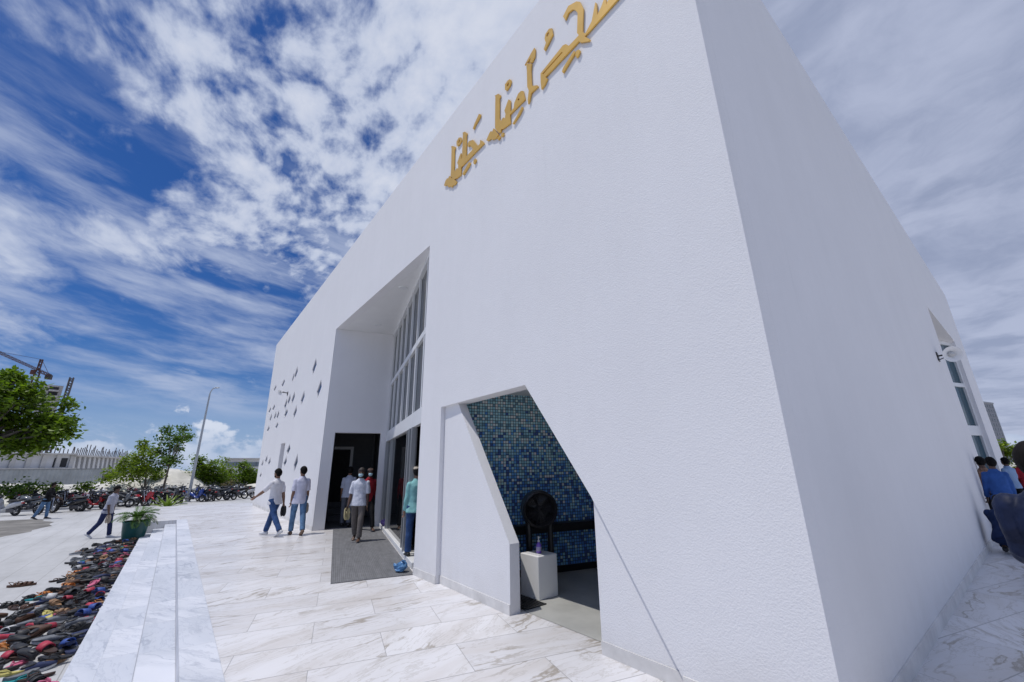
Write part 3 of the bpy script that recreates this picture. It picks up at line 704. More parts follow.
# ------------------------------------------------------------------ floor mat, pedestal, bottle, fan, bags
m = MB(); m.tsbox(.1, TG-.08, 7.43, SREC-.05, .0, .012); tag(m.build('floor_mat', M_MAT), 'grey ribbed entrance mat laid on the marble before the glass doors', 'mat')
pd = thing('pedestal', 'white box pedestal standing in the tiled alcove', 'pedestal', (-4.635, 4.1, .004))
m = MB(); m.bx(-.185, .185, -.17, .17, 0, .505); bevel(m.build('box', mat('pedestal_white', (.86, .86, .86), .4, var=.02), pd, world=False), .008)
m = MB(); m.bx(-.15, .15, -.13, .13, .506, .511); m.build('top_sheet', M_FRAME, pd, world=False)
bt = thing('pump_bottle', 'purple hand sanitiser pump bottle on the white pedestal', 'bottle', (-4.60, 4.08, .515))
m = MB(); m.lathe([(.001, 0), (.034, 0), (.037, .01), (.037, .09), (.030, .115), (.014, .13), (.014, .14)], 20); smooth_by_angle(m.build('body', mat('purple_gel', (.24, .13, .62), .15, spec=.6), bt, world=False))
m = MB(); m.lathe([(.001, .14), (.016, .14), (.016, .16), (.006, .162), (.006, .195), (.012, .196), (.012, .206), (.001, .207)], 14); m.tube([V((0, 0, .2)), V((.04, -.02, .197))], .006, 8); m.build('pump', M_WHITE, bt, world=False)
m = MB(); m.lathe([(.0375, .03), (.0378, .031), (.0378, .08), (.0375, .081)], 20); m.build('paper_label', mat('pale_label', (.45, .42, .62), .5), bt, world=False)
# drum fan
fc = CAM + pxray(539, 509)*((SD.dot(SD*5.95 - CAM))/(SD.dot(pxray(539, 509))))
fn = thing('drum_fan', 'black drum fan with mesh grille against the blue mosaic', 'fan', (fc.x, fc.y, .004))
aim = (V((0, 0, 0)) - V((fc.x, fc.y, 0))).normalized(); aim = (aim*.75 + TD*.0 - SD*.5).normalized(); sdv = V((-aim.y, aim.x, 0)); zc_ = fc.z
qf = Matrix((sdv, V((0, 0, 1)), aim)).transposed()
m = MB(); m.lathe([(.20, -.24), (.255, -.20), (.27, -.05), (.26, .12), (.23, .14), (.205, .11), (.19, -.18), (.001, -.2)], 28, V((0, 0, zc_)), qf); smooth_by_angle(m.build('housing', M_BLACK, fn, world=False))
m = MB()
for k in range(7): m.torus(V((0, 0, zc_))+aim*.12, .03+.028*k, .0035, aim, 26, 4)
for k in range(20):
    a = 2*pi*k/20; d = sdv*cos(a)+V((0, 0, 1))*sin(a); m.tube([V((0, 0, zc_))+aim*.12+d*.03, V((0, 0, zc_))+aim*.12+d*.22], .003, 4)
m.build('grille', M_BLACK, fn, world=False)
m = MB()
for k in range(5):
    a = 2*pi*k/5; d = sdv*cos(a)+V((0, 0, 1))*sin(a); e = aim.cross(d)
    m.prism([V((0, 0, zc_))+d*.05-e*.02, V((0, 0, zc_))+d*.20-e*.07+aim*.03, V((0, 0, zc_))+d*.20+e*.07-aim*.03, V((0, 0, zc_))+d*.05+e*.03], aim*.006)
m.ell((0, 0, zc_), (.05, .05, .05)); m.build('blade', mat('fan_blade_grey', (.02, .02, .024), .4), fn, world=False)
for s_ in (-1, 1):
    m = MB(); m.tube([V((0, 0, zc_-.12))+sdv*.17*s_, V((0, 0, zc_-.32))+sdv*.16*s_, V((0, 0, .02))+sdv*.16*s_], .045, 10); m.tube([V((0, 0, .025))+sdv*.16*s_-aim*.25, V((0, 0, .025))+sdv*.16*s_+aim*.25], .022, 8); m.build('leg', M_BLACK, fn, world=False)
# floor drain
m = MB()
m.bx(-4.84, -4.30, 3.56, 3.565, .004, .02)
for k in range(9): m.bx(-4.84, -4.30, 3.56+.04*k, 3.576+.04*k, .0045, .016)
m.bx(-4.86, -4.84, 3.55, 3.9, .0045, .018); m.bx(-4.30, -4.285, 3.55, 3.9, .0045, .018)
tag(m.build('floor_grate', M_BLACK), 'black slotted drain grate behind the low white stub wall', 'drain grate')

def crumple(name, label, loc, sz, m_, seed):
    rnd = random.Random(seed); m = MB(); m.ell((0, 0, sz[2]), sz, 18, 12)
    for v in m.v:
        n_ = noise.noise(V((v.x*11+seed, v.y*11, v.z*11)))*.55 + noise.noise(V((v.x*27, v.y*27+seed, v.z*27)))*.35
        f = 1+n_; v.x *= f; v.y *= f; v.z = max(0.0, v.z*(1+n_*.8))
    t = thing(name, label, 'bag', loc)
    o = m.build('sack', m_, t, world=False)
    k = MB(); k.tube([V((sz[0]*.1, 0, sz[2]*1.4)), V((sz[0]*.3, .01, sz[2]*2.3)), V((sz[0]*.7, .02, sz[2]*2.5))], [.03, .022, .04], 8, .35); k.build('knot', m_, t, world=False)
    return t
crumple('plastic_bag', 'crumpled blue plastic bag on the mat beside the white pier', (-7.08, 3.2, .013), (.12, .09, .07), mat('blue_film', (.10, .24, .45), .3, var=.35, vscale=14), 3)
pb = ts(TG+.02, 13.0, .1)
crumple('plastic_bag', 'small purple bag lying on the white threshold by the door', pb, (.14, .12, .08), mat('purple_film', (.22, .15, .42), .4, var=.3, vscale=14), 11)
#PART2
# ------------------------------------------------------------------ people
def cloth(name, col, var=.12, rough=.85, vs=9):
    return mat(name, col, rough, var=var, vscale=vs, bump=.25, bscale=140, spec=.2)
SK = mat('skin_brown', (.20, .105, .065), .5, var=.08, vscale=14)
SK2 = mat('skin_dark', (.10, .052, .034), .5, var=.08, vscale=14)
HAIR = mat('hair_black', (.008, .007, .007), .7, var=.3, vscale=60, bump=.3, bscale=90, spec=.12)
EYE = mat('eye_dark', (.02, .015, .012), .2)
FOLD = bpy.data.textures.new('folds', 'CLOUDS'); FOLD.noise_scale = .16; FOLD.noise_depth = 3
PEOPLE = {}
def finish(o, vox, sm_=4, fold=0):
    r = o.modifiers.new('join', 'REMESH'); r.mode = 'VOXEL'; r.voxel_size = vox; r.use_smooth_shade = True
    if fold:
        d = o.modifiers.new('folds', 'DISPLACE'); d.texture = FOLD; d.strength = fold; d.mid_level = .25 if fold > .04 else .45; d.texture_coords = 'GLOBAL'
    s_ = o.modifiers.new('soft', 'SMOOTH'); s_.iterations = sm_; s_.factor = .5
    return o
def person(label, loc, heading, h=1.72, lean=0., legs=((.3, .1), (-.3, .25)), arms=((-.3, .12, .2), (.3, .12, .2)), head=(0, 0), skin=SK,
           shirt=None, trous=None, shoes=None, sleeve='short', hair=HAIR, cap=None, mask=None, hem=-.13, feet=(None, None), beard=False, side=0., vox=.010, wide=1., group=None, fold=.032):
    k = h/1.78
    t = thing('person', label, 'person', loc, heading, group)
    sp_ = V((sin(lean), 0, cos(lean))); bk = V((cos(lean), 0, -sin(lean))); yv = V((0, 1, 0))
    if side: yv = (yv + sp_*side).normalized()
    P = V((0, 0, 0))
    def legpts(i):
        s_ = 1 if i == 0 else -1; p, kn = legs[i][0], legs[i][1]; ab = legs[i][2] if len(legs[i]) > 2 else .02
        hj = P + V((0, .092*s_, -.02)); kd = V((sin(p), s_*ab, -cos(p))).normalized()
        kp = hj + kd*.44; an = kp + V((sin(p-kn), 0, -cos(p-kn)))*.42
        q = feet[i] if feet[i] is not None else min(0, (p-kn)*.75 if (p-kn) < -.25 else 0)
        f = V((cos(q), 0, sin(q))); nn = V((-sin(q), 0, cos(q)))
        return hj, kp, an, f, nn, s_
    L = [legpts(0), legpts(1)]
    zmin = min(min((l[2]-l[3]*.06-l[4]*.085).z, (l[2]+l[3]*.19-l[4]*.085).z) for l in L)
    off = V((0, 0, -zmin))
    sc = lambda p: (p+off)*k
    T = lambda a, y=0, x=0: P + sp_*a + yv*y + bk*x
    def rg(a, hw, hd, n=20, x=0): return [sc(T(a, hw*wide*sin(2*pi*j/n), x+hd*cos(2*pi*j/n))) for j in range(n)]
    # arms
    A = []
    for i, s_ in ((0, 1), (1, -1)):
        pt, ab, el = arms[i][:3]
        sh = T(.418, .156*s_*wide)
        d1 = V((sin(pt)*cos(ab), s_*sin(ab), -cos(pt)*cos(ab)))
        eb = sh + d1*.29
        e2 = pt+el; d2 = V((sin(e2)*cos(ab*.6), s_*sin(ab*.6), -cos(e2)*cos(ab*.6)))
        wr = eb + d2*.25
        A.append((sh, eb, wr, d1, d2, s_))
    # body
    m = MB()
    m.rings([rg(-.09, .10, .08), rg(-.03, .150, .10), rg(.08, .145, .098), rg(.2, .135, .09), rg(.32, .155, .10), rg(.41, .165, .10), rg(.46, .13, .08), rg(.50, .075, .065), rg(.54, .056, .058), rg(.63, .054, .056, x=.008)])
    for sh, eb, wr, d1, d2, s_ in A:
        m.tube([sc(sh), sc(sh+d1*.06), sc(sh+d1*.15), sc(eb), sc(eb+d2*.08), sc(wr)], [.052*k, .054*k, .048*k, .040*k, .042*k, .027*k], 12)
        m.ell(sc(sh), (.058*k,)*3)
        # hand: palm, four fingers, thumb
        side_ = d2.cross(V((0, 0, 1)) if abs(d2.z) < .9 else V((1, 0, 0))).normalized(); fl = side_.cross(d2).normalized()
        # palm faces the thigh: width along the walking direction
        wdir = bk - d2*bk.dot(d2); wdir = wdir.normalized() if wdir.length > .2 else side_; nrm_ = d2.cross(wdir)*s_
        pc = wr + d2*.045
        m.rings([[sc(wr+d2*a + wdir*w*cos(2*pi*j/10) + nrm_*.016*sin(2*pi*j/10)) for j in range(10)] for a, w in ((-.01, .026), (.02, .034), (.06, .042), (.09, .040))])
        for q in range(4):
            b0 = wr + d2*.085 + wdir*(.030-.020*q); ln = (.075, .085, .078, .06)[q]
            cur = (d2*.86 - nrm_*.5).normalized(); cu2 = (d2*.35 - nrm_*.93).normalized()
            m.tube([sc(b0), sc(b0+d2*ln*.45), sc(b0+d2*ln*.45+cur*ln*.35), sc(b0+d2*ln*.45+cur*ln*.35+cu2*ln*.25)], [.0095*k, .009*k, .0085*k, .007*k], 8)
        b0 = wr + d2*.03 + wdir*.032; td = (d2*.75+wdir*.6-nrm_*.25).normalized()
        m.tube([sc(b0), sc(b0+td*.035), sc(b0+td*.04+(d2*.9-nrm_*.4).normalized()*.03)], [.012*k, .0105*k, .008*k], 8)
    for hj, kp, an, f, nn, s_ in L:
        d = (kp-hj); e = (an-kp)
        m.tube([sc(hj), sc(hj+d*.3), sc(kp), sc(kp+e*.3), sc(an), sc(an-nn*.05)], [.082*k, .078*k, .054*k, .056*k, .036*k, .038*k], 12)
        w = V((0, 1, 0))
        m.rings([[sc(an + f*a - nn*(.085-hh_) + w*(ww*cos(2*pi*j/12)) + nn*(hh_*sin(2*pi*j/12))) for j in range(12)] for a, ww, hh_ in ((-.065, .02, .02), (-.05, .032, .035), (0, .036, .042), (.07, .040, .030), (.13, .045, .020), (.175, .038, .014), (.19, .02, .010))])
    hy, hp_ = head
    RH = Matrix.Rotation(hy, 3, 'Z') @ Matrix.Rotation(lean*.55+hp_, 3, 'Y')
    HC = T(.685, 0, .016)
    hd = lambda x, y, z: sc(HC + RH @ V((x, y, z)))
    def hell(c, r, n=20, mm=14): m.ell(hd(*c), tuple(q*k for q in r), n, mm, RH)
    hell((-.012, 0, .022), (.092, .074, .092)); hell((.018, 0, -.025), (.072, .064, .088)); hell((.04, 0, -.082), (.04, .042, .032))
    m.rings([[hd(.075+xx, ww*cos(2*pi*j/8), zz+.008*sin(2*pi*j/8)) for j in range(8)] for xx, ww, zz in ((.0, .006, .02), (.018, .011, -.012), (.022, .014, -.028), (.004, .012, -.034))])
    for s_ in (-1, 1): hell((-.008, .074*s_, -.008), (.02, .010, .03), 10, 8)
    hell((.088, 0, -.062), (.010, .022, .008), 10, 6)
    finish(m.build('body', skin, t, world=False), vox*.85*k, 3)
    for s_ in (-1, 1):
        m = MB(); m.ell(hd(.078, .03*s_, .012), (.008*k, .012*k, .007*k), 10, 6, RH); m.build('eye', EYE, t, smooth=True, world=False)
    # hair
    if hair:
        m = MB(); m.ell((0, 0, 0), (.108, .090, .120), 28, 20)
        for v in m.v:
            bk_ = max(0., min(1., (.035-v.x)/.06)); line = .045 - .165*bk_ - (.02 if abs(v.y) > .06 else 0)
            if v.z < line: f = max(.55, 1-(line-v.z)*9); v.x *= f; v.y *= f
            n_ = 1+.05*noise.noise(v*45); v *= n_
        m.v = [hd(v.x-.012, v.y, v.z+.014) for v in m.v]
        m.build('hair', hair, t, smooth=True, world=False)
    if beard:
        m = MB(); m.ell(hd(.035, 0, -.075), (.052*k, .060*k, .048*k), 16, 10, RH); m.build('beard', HAIR, t, smooth=True, world=False)
    if mask:
        m = MB(); m.ell(hd(.05, 0, -.055), (.058*k, .064*k, .052*k), 18, 12, RH); m.build('face_mask', mask, t, smooth=True, world=False)
    if cap:
        m = MB(); m.ell(hd(-.01, 0, .055), (.102*k, .086*k, .07*k), 20, 12, RH); m.build('cap', cap, t, smooth=True, world=False)
    # shirt
    m = MB()
    m.rings([rg(hem, .200, .158), rg(-.02, .184, .142), rg(.08, .160, .122), rg(.2, .155, .116), rg(.32, .172, .124), rg(.40, .178, .118), rg(.445, .155, .10), rg(.49, .100, .082), rg(.52, .072, .070)])
    for sh, eb, wr, d1, d2, s_ in A:
        m.ell(sc(sh), (.066*k,)*3)
        if sleeve == 'short': m.tube([sc(sh-d1*.02), sc(sh+d1*.1), sc(sh+d1*.26)], [.062*k, .066*k, .064*k], 14)
        else: m.tube([sc(sh-d1*.02), sc(sh+d1*.1), sc(eb), sc(eb+d2*.05), sc(wr-d2*.01)], [.063*k, .066*k, .057*k, .056*k, .042*k], 14)
    finish(m.build('shirt', shirt, t, world=False), vox*k, 7 if fold < .04 else 3, fold)
    # collar
    m = MB(); m.rings([[sc(T(a, ww*sin(2*pi*j/18), dd*cos(2*pi*j/18)+.008)) for j in range(18)] for a, ww, dd in ((.495, .090, .080), (.540, .068, .068), (.545, .063, .063), (.505, .07, .066))], False); m.build('collar', shirt, t, smooth=True, world=False)
    # trousers
    m = MB()
    m.rings([rg(-.12, .13, .10), rg(-.06, .160, .118), rg(.02, .156, .114), rg(.06, .15, .108)])
    for hj, kp, an, f, nn, s_ in L:
        d = (kp-hj); e = (an-kp)
        m.tube([sc(hj+V((0, 0, .03))), sc(hj+d*.3), sc(kp), sc(kp+e*.35), sc(an+e.normalized()*-.0)], [.098*k, .093*k, .072*k, .070*k, .064*k], 14)
    finish(m.build('trousers', trous, t, world=False), vox*k, 2, .02)
    if shoes:
        for hj, kp, an, f, nn, s_ in L:
            m = MB(); w = V((0, 1, 0))
            m.rings([[sc(an + f*a - nn*(.090-hh_) + w*(ww*cos(2*pi*j/14)) + nn*(hh_*sin(2*pi*j/14))) for j in range(14)] for a, ww, hh_ in ((-.08, .022, .025), (-.065, .038, .040), (-.02, .042, .048), (.04, .044, .042), (.10, .050, .030), (.16, .050, .022), (.20, .036, .017), (.215, .014, .012))])
            m.build('shoe', shoes, t, smooth=True, world=False)
    W = Matrix.Translation(V(loc)) @ Matrix.Rotation(heading, 4, 'Z')
    return t, [W @ sc(A[0][2]+A[0][4]*.11), W @ sc(A[1][2]+A[1][4]*.11)]

SHW = cloth('shirt_white', (.70, .69, .72), .05); SHL = cloth('shirt_lilac', (.60, .60, .72), .06); SHP = cloth('shirt_pale_print', (.60, .62, .70), .15, vs=40)
JEAN = cloth('jeans_blue', (.035, .075, .19), .35); JEANL = cloth('jeans_light', (.11, .20, .34), .35); TAUPE = cloth('trousers_taupe', (.16, .14, .13), .15)
BLK = cloth('cloth_black', (.010, .010, .012), .3); RED = cloth('cloth_red', (.30, .02, .03), .2); AQUA = cloth('cloth_aqua', (.24, .50, .50), .12)
GREYS = cloth('shirt_grey', (.36, .37, .44), .12, vs=30); NAVY = cloth('jacket_navy', (.008, .014, .042), .4, .5); BLUE = cloth('shirt_blue', (.035, .10, .32), .2)
CAMO = cloth('shirt_brown_print', (.22, .13, .09), .7, vs=22); DNAVY = cloth('cloth_dark_blue', (.012, .025, .075), .3); WSHOE = mat('shoe_white', (.6, .6, .62), .5); DSHOE = mat('shoe_dark', (.02, .02, .022), .5)
MASK = mat('mask_blue', (.42, .60, .68), .8); CAPM = cloth('cap_beige', (.48, .42, .34), .1); LBLUE = cloth('shirt_sky', (.25, .36, .55), .1)
def az(v): return atan2(v[1], v[0])
ir = V((rr.x, rr.y, 0)).normalized(); ifw = V((fw.x, fw.y, 0)).normalized()     # picture right and away, on the ground
hd_ = lambda a, b: az(ir*a + ifw*b)
tA_, hA = person('bearded man in white shirt and dark blue jeans striding left across the marble terrace', (-13.13, 2.23, 0), hd_(-.93, .36), 1.74, .05, ((-.42, .22), (.42, .10)),
       ((.75, .25, .25), (-.28, .10, .12)), (.25, .1), SK, SHW, JEAN, WSHOE, beard=True)
tB_, hB = person('man in lilac-white shirt and faded light jeans walking left with his back turned', (-12.83, 2.77, 0), hd_(-.6, .8), 1.75, .0, ((.22, .12), (-.28, .18)),
       ((-.10, .10, .35), (.05, .10, .30)), (.5, .05), SK, SHL, JEANL, mat('shoe_tan', (.14, .08, .05), .6), hem=-.17, sleeve='short')
tC_, hC = person('masked man in short-sleeved white shirt and taupe trousers walking out along the mat', (-10.6, 3.62, .012), hd_(.12, -1), 1.66, .0, ((.22, .16), (-.20, .2)),
       ((.0, .12, .2), (.10, .14, .25)), (0, .05), SK2, SHP, TAUPE, None, mask=MASK, wide=1.1, hair=mat('hair_cropped', (.03, .022, .02), .7))
pR = on_z(367, 532, .012)
person('man in red shirt and face mask stepping out behind the white-shirted man on the mat', (pR.x-.32, pR.y+.06, .012), hd_(.55, -.8), 1.70, .05, ((.45, .15), (-.35, .3)),
       ((-.3, .1, .3), (.3, .1, .3)), (0, .05), SK2, RED, BLK, None, mask=MASK, cap=cloth('cap_brown', (.12, .08, .07)), sleeve='long')
pD = ts(.42, SREC+.35, .012)
person('man in pale shirt seen from behind inside the dark tall doorway', pD, hd_(-.3, 1), 1.70, .0, ((.12, .1), (-.12, .15)), ((.1, .1, .3), (.0, .1, .2)), (0, .1), SK, cloth('shirt_pale_blue', (.46, .50, .60)), cloth('trousers_grey', (.12, .13, .16)), DSHOE)
pE = ts(TG+.06, 8.40, .1)
person('man in aqua shirt, jeans and beige cap in the glass door by the pier', pE, hd_(-.5, .9), 1.60, .0, ((.08, .05), (-.08, .05)), ((.1, .08, .3), (.0, .08, .2)), (0, 0), SK, AQUA, JEAN, DSHOE, hair=HAIR, cap=CAPM, sleeve='long')
pF = on_z(48, 519, G)
person('man in black shirt and light blue jeans hurrying past the parked motorbikes', (pF.x-.1, pF.y-.25, G), hd_(.9, .35), 1.72, .14, ((.18, .08), (-.24, .15)), ((.4, .1, .6), (.5, .1, .7)), (.1, .1), SK2, BLK, JEANL, DSHOE, sleeve='long')
pG = on_z(101, 538, G)
tG_, hG = person('man in grey shirt and dark jeans leaning forward beside the pile of shoes', (pG.x, pG.y, G), hd_(.95, .2), 1.72, .15, ((.22, .08), (-.24, .42)), ((-.1, .1, .15), (.10, .12, .2)), (0, .25), SK2, GREYS, cloth('jeans_dark', (.02, .03, .09)), WSHOE)
# along the shaded side wall
person('man in dark navy jacket seen close from behind beside the side wall', (-.045, 4.25, 0), hd_(.78, .62), 1.76, .04, ((.1, .1), (-.1, .12)), ((.16, .07, 1.2), (.1, .1, 1.2)), (-.1, .05), SK2, NAVY, BLK, DSHOE, sleeve='long', fold=.05, wide=1.04, vox=.009)
person('man in blue shirt and black trousers standing by the side window', (-.78, 14.2, 0), hd_(.6, .8), 1.70, .04, ((.08, .05), (-.1, .1)), ((.2, .12, .3), (.1, .12, .2)), (.3, .1), SK2, BLUE, BLK, DSHOE, sleeve='long')
person('man in brown patterned shirt half hidden along the side wall', (-.97, 15.0, 0), hd_(.3, .95), 1.72, .05, ((.08, .05), (-.1, .1)), ((.3, .1, .5), (.1, .12, .2)), (0, .1), SK2, CAMO, BLK, DSHOE)
person('man in dark blue clothes crouching at the foot of the side wall', (-.76, 12.0, 0), hd_(.78, .60), 1.74, .62, ((1.85, 2.55), (1.7, 2.5)), ((.8, -.1, .9), (.8, -.1, .9)), (0, .2), SK2, DNAVY, DNAVY, DSHOE, feet=(0, 0), sleeve='long', wide=1.1)
person('man in red shirt far along the shaded walkway', (-.55, 20.5, 0), hd_(.2, .9), 1.70, .0, ((.1, .05), (-.1, .1)), ((.1, .1, .2), (.1, .1, .2)), (0, 0), SK2, RED, DNAVY, DSHOE)
person('man in pale blue shirt far along the walkway left of the red shirt', (-.80, 20.0, 0), hd_(-.1, 1), 1.70, .0, ((.1, .05), (-.1, .1)), ((.1, .1, .2), (.1, .1, .2)), (0, 0), SK2, LBLUE, BLK, DSHOE)

# ------------------------------------------------------------------ footwear
def outline(n, L_, wt, wh):
    """sole outline, heel at -x, toe at +x"""
    pts = []
    for j in range(n):
        a = 2*pi*j/n; x = cos(a)
        w = wh + (wt-wh)*(.5+.5*x)**.8
        w *= 1-.16*math.exp(-((x+.05)/.3)**2)
        pts.append((x*L_/2, w*sin(a)))
    return pts
def mk_sole(m, L_=.27, wt=.052, wh=.036, h0=0, h1=.02, n=18):
    o = outline(n, L_, wt, wh)
    m.rings([[V((x, y, h0 + .006*(x/L_*2)**2)) for x, y in o], [V((x*1.0, y*1.04, h1 + .010*(x/L_*2)**2)) for x, y in o]])
def mk_kind(kind, m1, m2, name, lab):
    if kind == 'flip':
        m = MB(); mk_sole(m); r = m.build('flip_flop', m1, None)
        m = MB(); m.tube([V((.07, 0, .022)), V((.055, .008, .045)), V((.0, .04, .045)), V((-.03, .045, .022))], [.004, .006, .007, .006], 6); m.tube([V((.07, 0, .022)), V((.055, -.008, .045)), V((.0, -.04, .045)), V((-.03, -.045, .022))], [.004, .006, .007, .006], 6)
        m.build('strap', m2, r, smooth=True, world=False)
    elif kind == 'sandal':
        m = MB(); mk_sole(m, .275, .053, .038, 0, .026); r = m.build('sandal', m1, None)
        m = MB()
        for x0, w_, z_ in ((.05, .05, .055), (-.01, .035, .065)):
            m.rings([[V((x0+dx, .052*cos(a), .024+z_*sin(a)*.75)) for dx in (-w_/2, w_/2)] + [V((x0+dx, .047*cos(a), .022+(z_-.008)*sin(a)*.75)) for dx in (w_/2, -w_/2)] for a in [pi*j/8 for j in range(9)]])
        m.tube([V((-.03, .042, .03)), V((-.09, .036, .07)), V((-.12, 0, .08)), V((-.09, -.036, .07)), V((-.03, -.042, .03))], [.008]*5, 6, .5)
        m.build('strap', m2, r, smooth=True, world=False)
    elif kind == 'slide':
        m = MB(); mk_sole(m, .275, .054, .040, 0, .03); r = m.build('slide_sandal', m1, None)
        m = MB(); m.rings([[V((.035+dx, .056*cos(a), .026+.052*sin(a))) for dx in (-.045, .05)] + [V((.035+dx, .050*cos(a), .024+.045*sin(a))) for dx in (.05, -.045)] for a in [pi*j/10 for j in range(11)]]); m.build('strap', m2, r, smooth=True, world=False)
    else:
        m = MB()
        prof = ((-.135, .018, .03, .06), (-.125, .034, .05, .055), (-.09, .038, .068, .05), (-.04, .037, .066, .05), (.01, .041, .058, .045), (.06, .047, .044, .04), (.10, .046, .034, .03), (.13, .030, .026, .024), (.14, .012, .02, .02))
        m.rings([[V((x, w*cos(2*pi*j/14), .02 + hh*.5 + hh*.5*sin(2*pi*j/14))) for j in range(14)] for x, w, hh, q in prof]); r = smooth_by_angle(m.build('shoe', m1, None), 60)
        m = MB(); mk_sole(m, .285, .050, .038, 0, .022); m.build('sole', m2, r, world=False)
        m = MB(); m.ell((-.07, 0, .082), (.055, .028, .012), 14, 6); m.build('opening', DSHOE, r, smooth=True, world=False)
    tag(r, lab, 'shoe' if kind == 'shoe' else 'sandal', 'shoes left in a pile along the steps')
    return r
L_ = lambda n, c, r=.6: mat(n, c, r, var=.2, vscale=30)
cB = L_('foot_black', (.014, .014, .016)); cBr = L_('foot_brown', (.085, .038, .02)); cTan = L_('foot_tan', (.28, .16, .08)); cNavy = L_('foot_navy', (.02, .03, .09)); cBlu = L_('foot_blue', (.03, .08, .32))
cRed = L_('foot_red', (.42, .03, .06)); cPink = L_('foot_pink', (.55, .12, .22)); cTeal = L_('foot_teal', (.02, .30, .32)); cGrey = L_('foot_grey', (.16, .17, .19)); cWh = L_('foot_white', (.58, .58, .58)); cOr = L_('foot_orange', (.50, .17, .03)); cYe = L_('foot_yellow', (.55, .48, .14)); cChar = L_('foot_charcoal', (.035, .035, .04)); cDB = L_('foot_dark_brown', (.04, .018, .012))
KINDS = [('flip', cB, cB, 'black rubber flip-flop', 17), ('flip', cDB, cBr, 'dark brown flip-flop', 5), ('sandal', cBr, cBr, 'brown leather strapped sandal', 6), ('sandal', cB, cB, 'black strapped sandal', 14), ('sandal', cTan, cTan, 'tan strapped sandal', 8),
         ('slide', cB, cChar, 'charcoal slide sandal', 15), ('slide', cNavy, cBlu, 'blue banded slide sandal', 8), ('slide', cDB, cRed, 'red banded slide sandal', 5), ('slide', cGrey, cWh, 'grey slide sandal with white band', 7), ('shoe', cB, cB, 'black closed shoe', 12), ('shoe', cBr, cDB, 'brown leather closed shoe', 5),
         ('shoe', cGrey, cWh, 'grey sneaker with white sole', 10), ('shoe', cNavy, cWh, 'navy sneaker with white sole', 4), ('flip', cTan, cOr, 'tan flip-flop with orange strap', 3), ('flip', cPink, cPink, 'pink flip-flop', 4), ('flip', cTeal, cTeal, 'teal flip-flop', 3), ('flip', cYe, cYe, 'pale yellow flip-flop', 2), ('shoe', cRed, cWh, 'red sneaker with white sole', 2), ('sandal', cOr, cOr, 'orange strapped sandal', 2)]
PROTO = []
for kd, a, b, nm, w in KINDS: PROTO.append((mk_kind(kd, a, b, nm, nm), nm, w))
TREE = {}
for o, _, _ in PROTO: TREE[o.name] = [c for c in COL.objects if c.parent == o]
rnd = random.Random(21)
bag_ = [i for i, p in enumerate(PROTO) for _ in range(p[2])]
def proj(P):
    q = V(P)-CAM; z = q.dot(fw); return (512+FPX*q.dot(rr)/z, 341-FPX*q.dot(uu)/z) if z > 0 else (-999, -999)
used = [False]*len(PROTO); placed = []
def outer_y(x):                                    # how far the pile reaches out from the steps
    xs = ((-20.2, -1.3), (-17.6, -1.75), (-15.7, -1.58), (-13, -1.42), (-12, -1.66), (-11, -1.78), (-9, -1.95), (-6, -2.0))
    for (x0, y0), (x1, y1) in zip(xs, xs[1:]):
        if x0 <= x <= x1: return y0 + (y1-y0)*(x-x0)/(x1-x0)
    return -1.4
def zone(x): return 'near the camera end of the pile' if x > -10.5 else ('midway along the pile by the steps' if x > -14.5 else 'at the planter end of the pile')
PROTO_ZONE = {}
n_sh = 0; tries = 0
while n_sh < 292 and tries < 9000:
    tries += 1
    x = -19.0 + 12.4*rnd.random(); oy = outer_y(x) + .35*noise.noise(V((x*1.3, 4, 2)))
    f = rnd.random()**1.25; y = -.66 + (oy+.66)*f
    u, v = proj((x, y, G))
    if u < -8 or v > 690: continue
    gap = .125 + .05*f
    close = [p for p in placed if (p[0]-x)**2+(p[1]-y)**2 < gap**2]
    if len(close) > (1 if f < .55 else 0): continue
    lvl = len(close)
    i = rnd.choice(bag_); o = PROTO[i][0]
    if used[i]: c = copy_tree(o, None, None, TREE)
    else: c = o; used[i] = True
    a = rnd.uniform(-1, 1)*1.2 + pi/2*(rnd.random() < .75) + pi*(rnd.random() < .5)
    flip_ = False
    c.location = (x, y, G + .002 + .062*lvl + (.075 if flip_ else 0)); c.rotation_euler = (pi if flip_ else rnd.uniform(-.12, .12) + (.25*(rnd.random()-.5) if lvl else 0), rnd.uniform(-.05, .05) - (.18 if lvl else 0), a)
    s_ = rnd.uniform(.98, 1.18); c.scale = (s_, s_*rnd.uniform(.95, 1.05), s_)
    c['label'] = PROTO[i][1] + ' ' + zone(x)
    placed.append((x, y)); n_sh += 1
# the rest of the heap, lower layer
m = MB(); mats_ = [cB, cDB, cChar, cBr, cNavy, cGrey, cTan]
for q in range(190):
    x = -19.0+12.6*rnd.random(); oy = outer_y(x); f = rnd.random()**1.4*.9; y = -.64+(oy+.64)*f
    m.cur = rnd.choice([0, 0, 0, 1, 2, 2, 2, 4, 5]); a = rnd.uniform(0, 2*pi); R2 = Matrix.Rotation(a, 3, 'Z') @ Matrix.Rotation(rnd.uniform(-.25, .25), 3, 'X')
    k = MB(); mk_sole(k, .27, .05, .037, 0, .02 + .03*(rnd.random() < .4), 10)
    b_ = V((x, y, G+.004+.03*rnd.random())); m.add([b_ + R2 @ v for v in k.v], k.f)
tag(m.build('shoe_heap', mats_), 'lower layer of dark shoes heaped along the marble steps', 'shoes', kind='stuff')
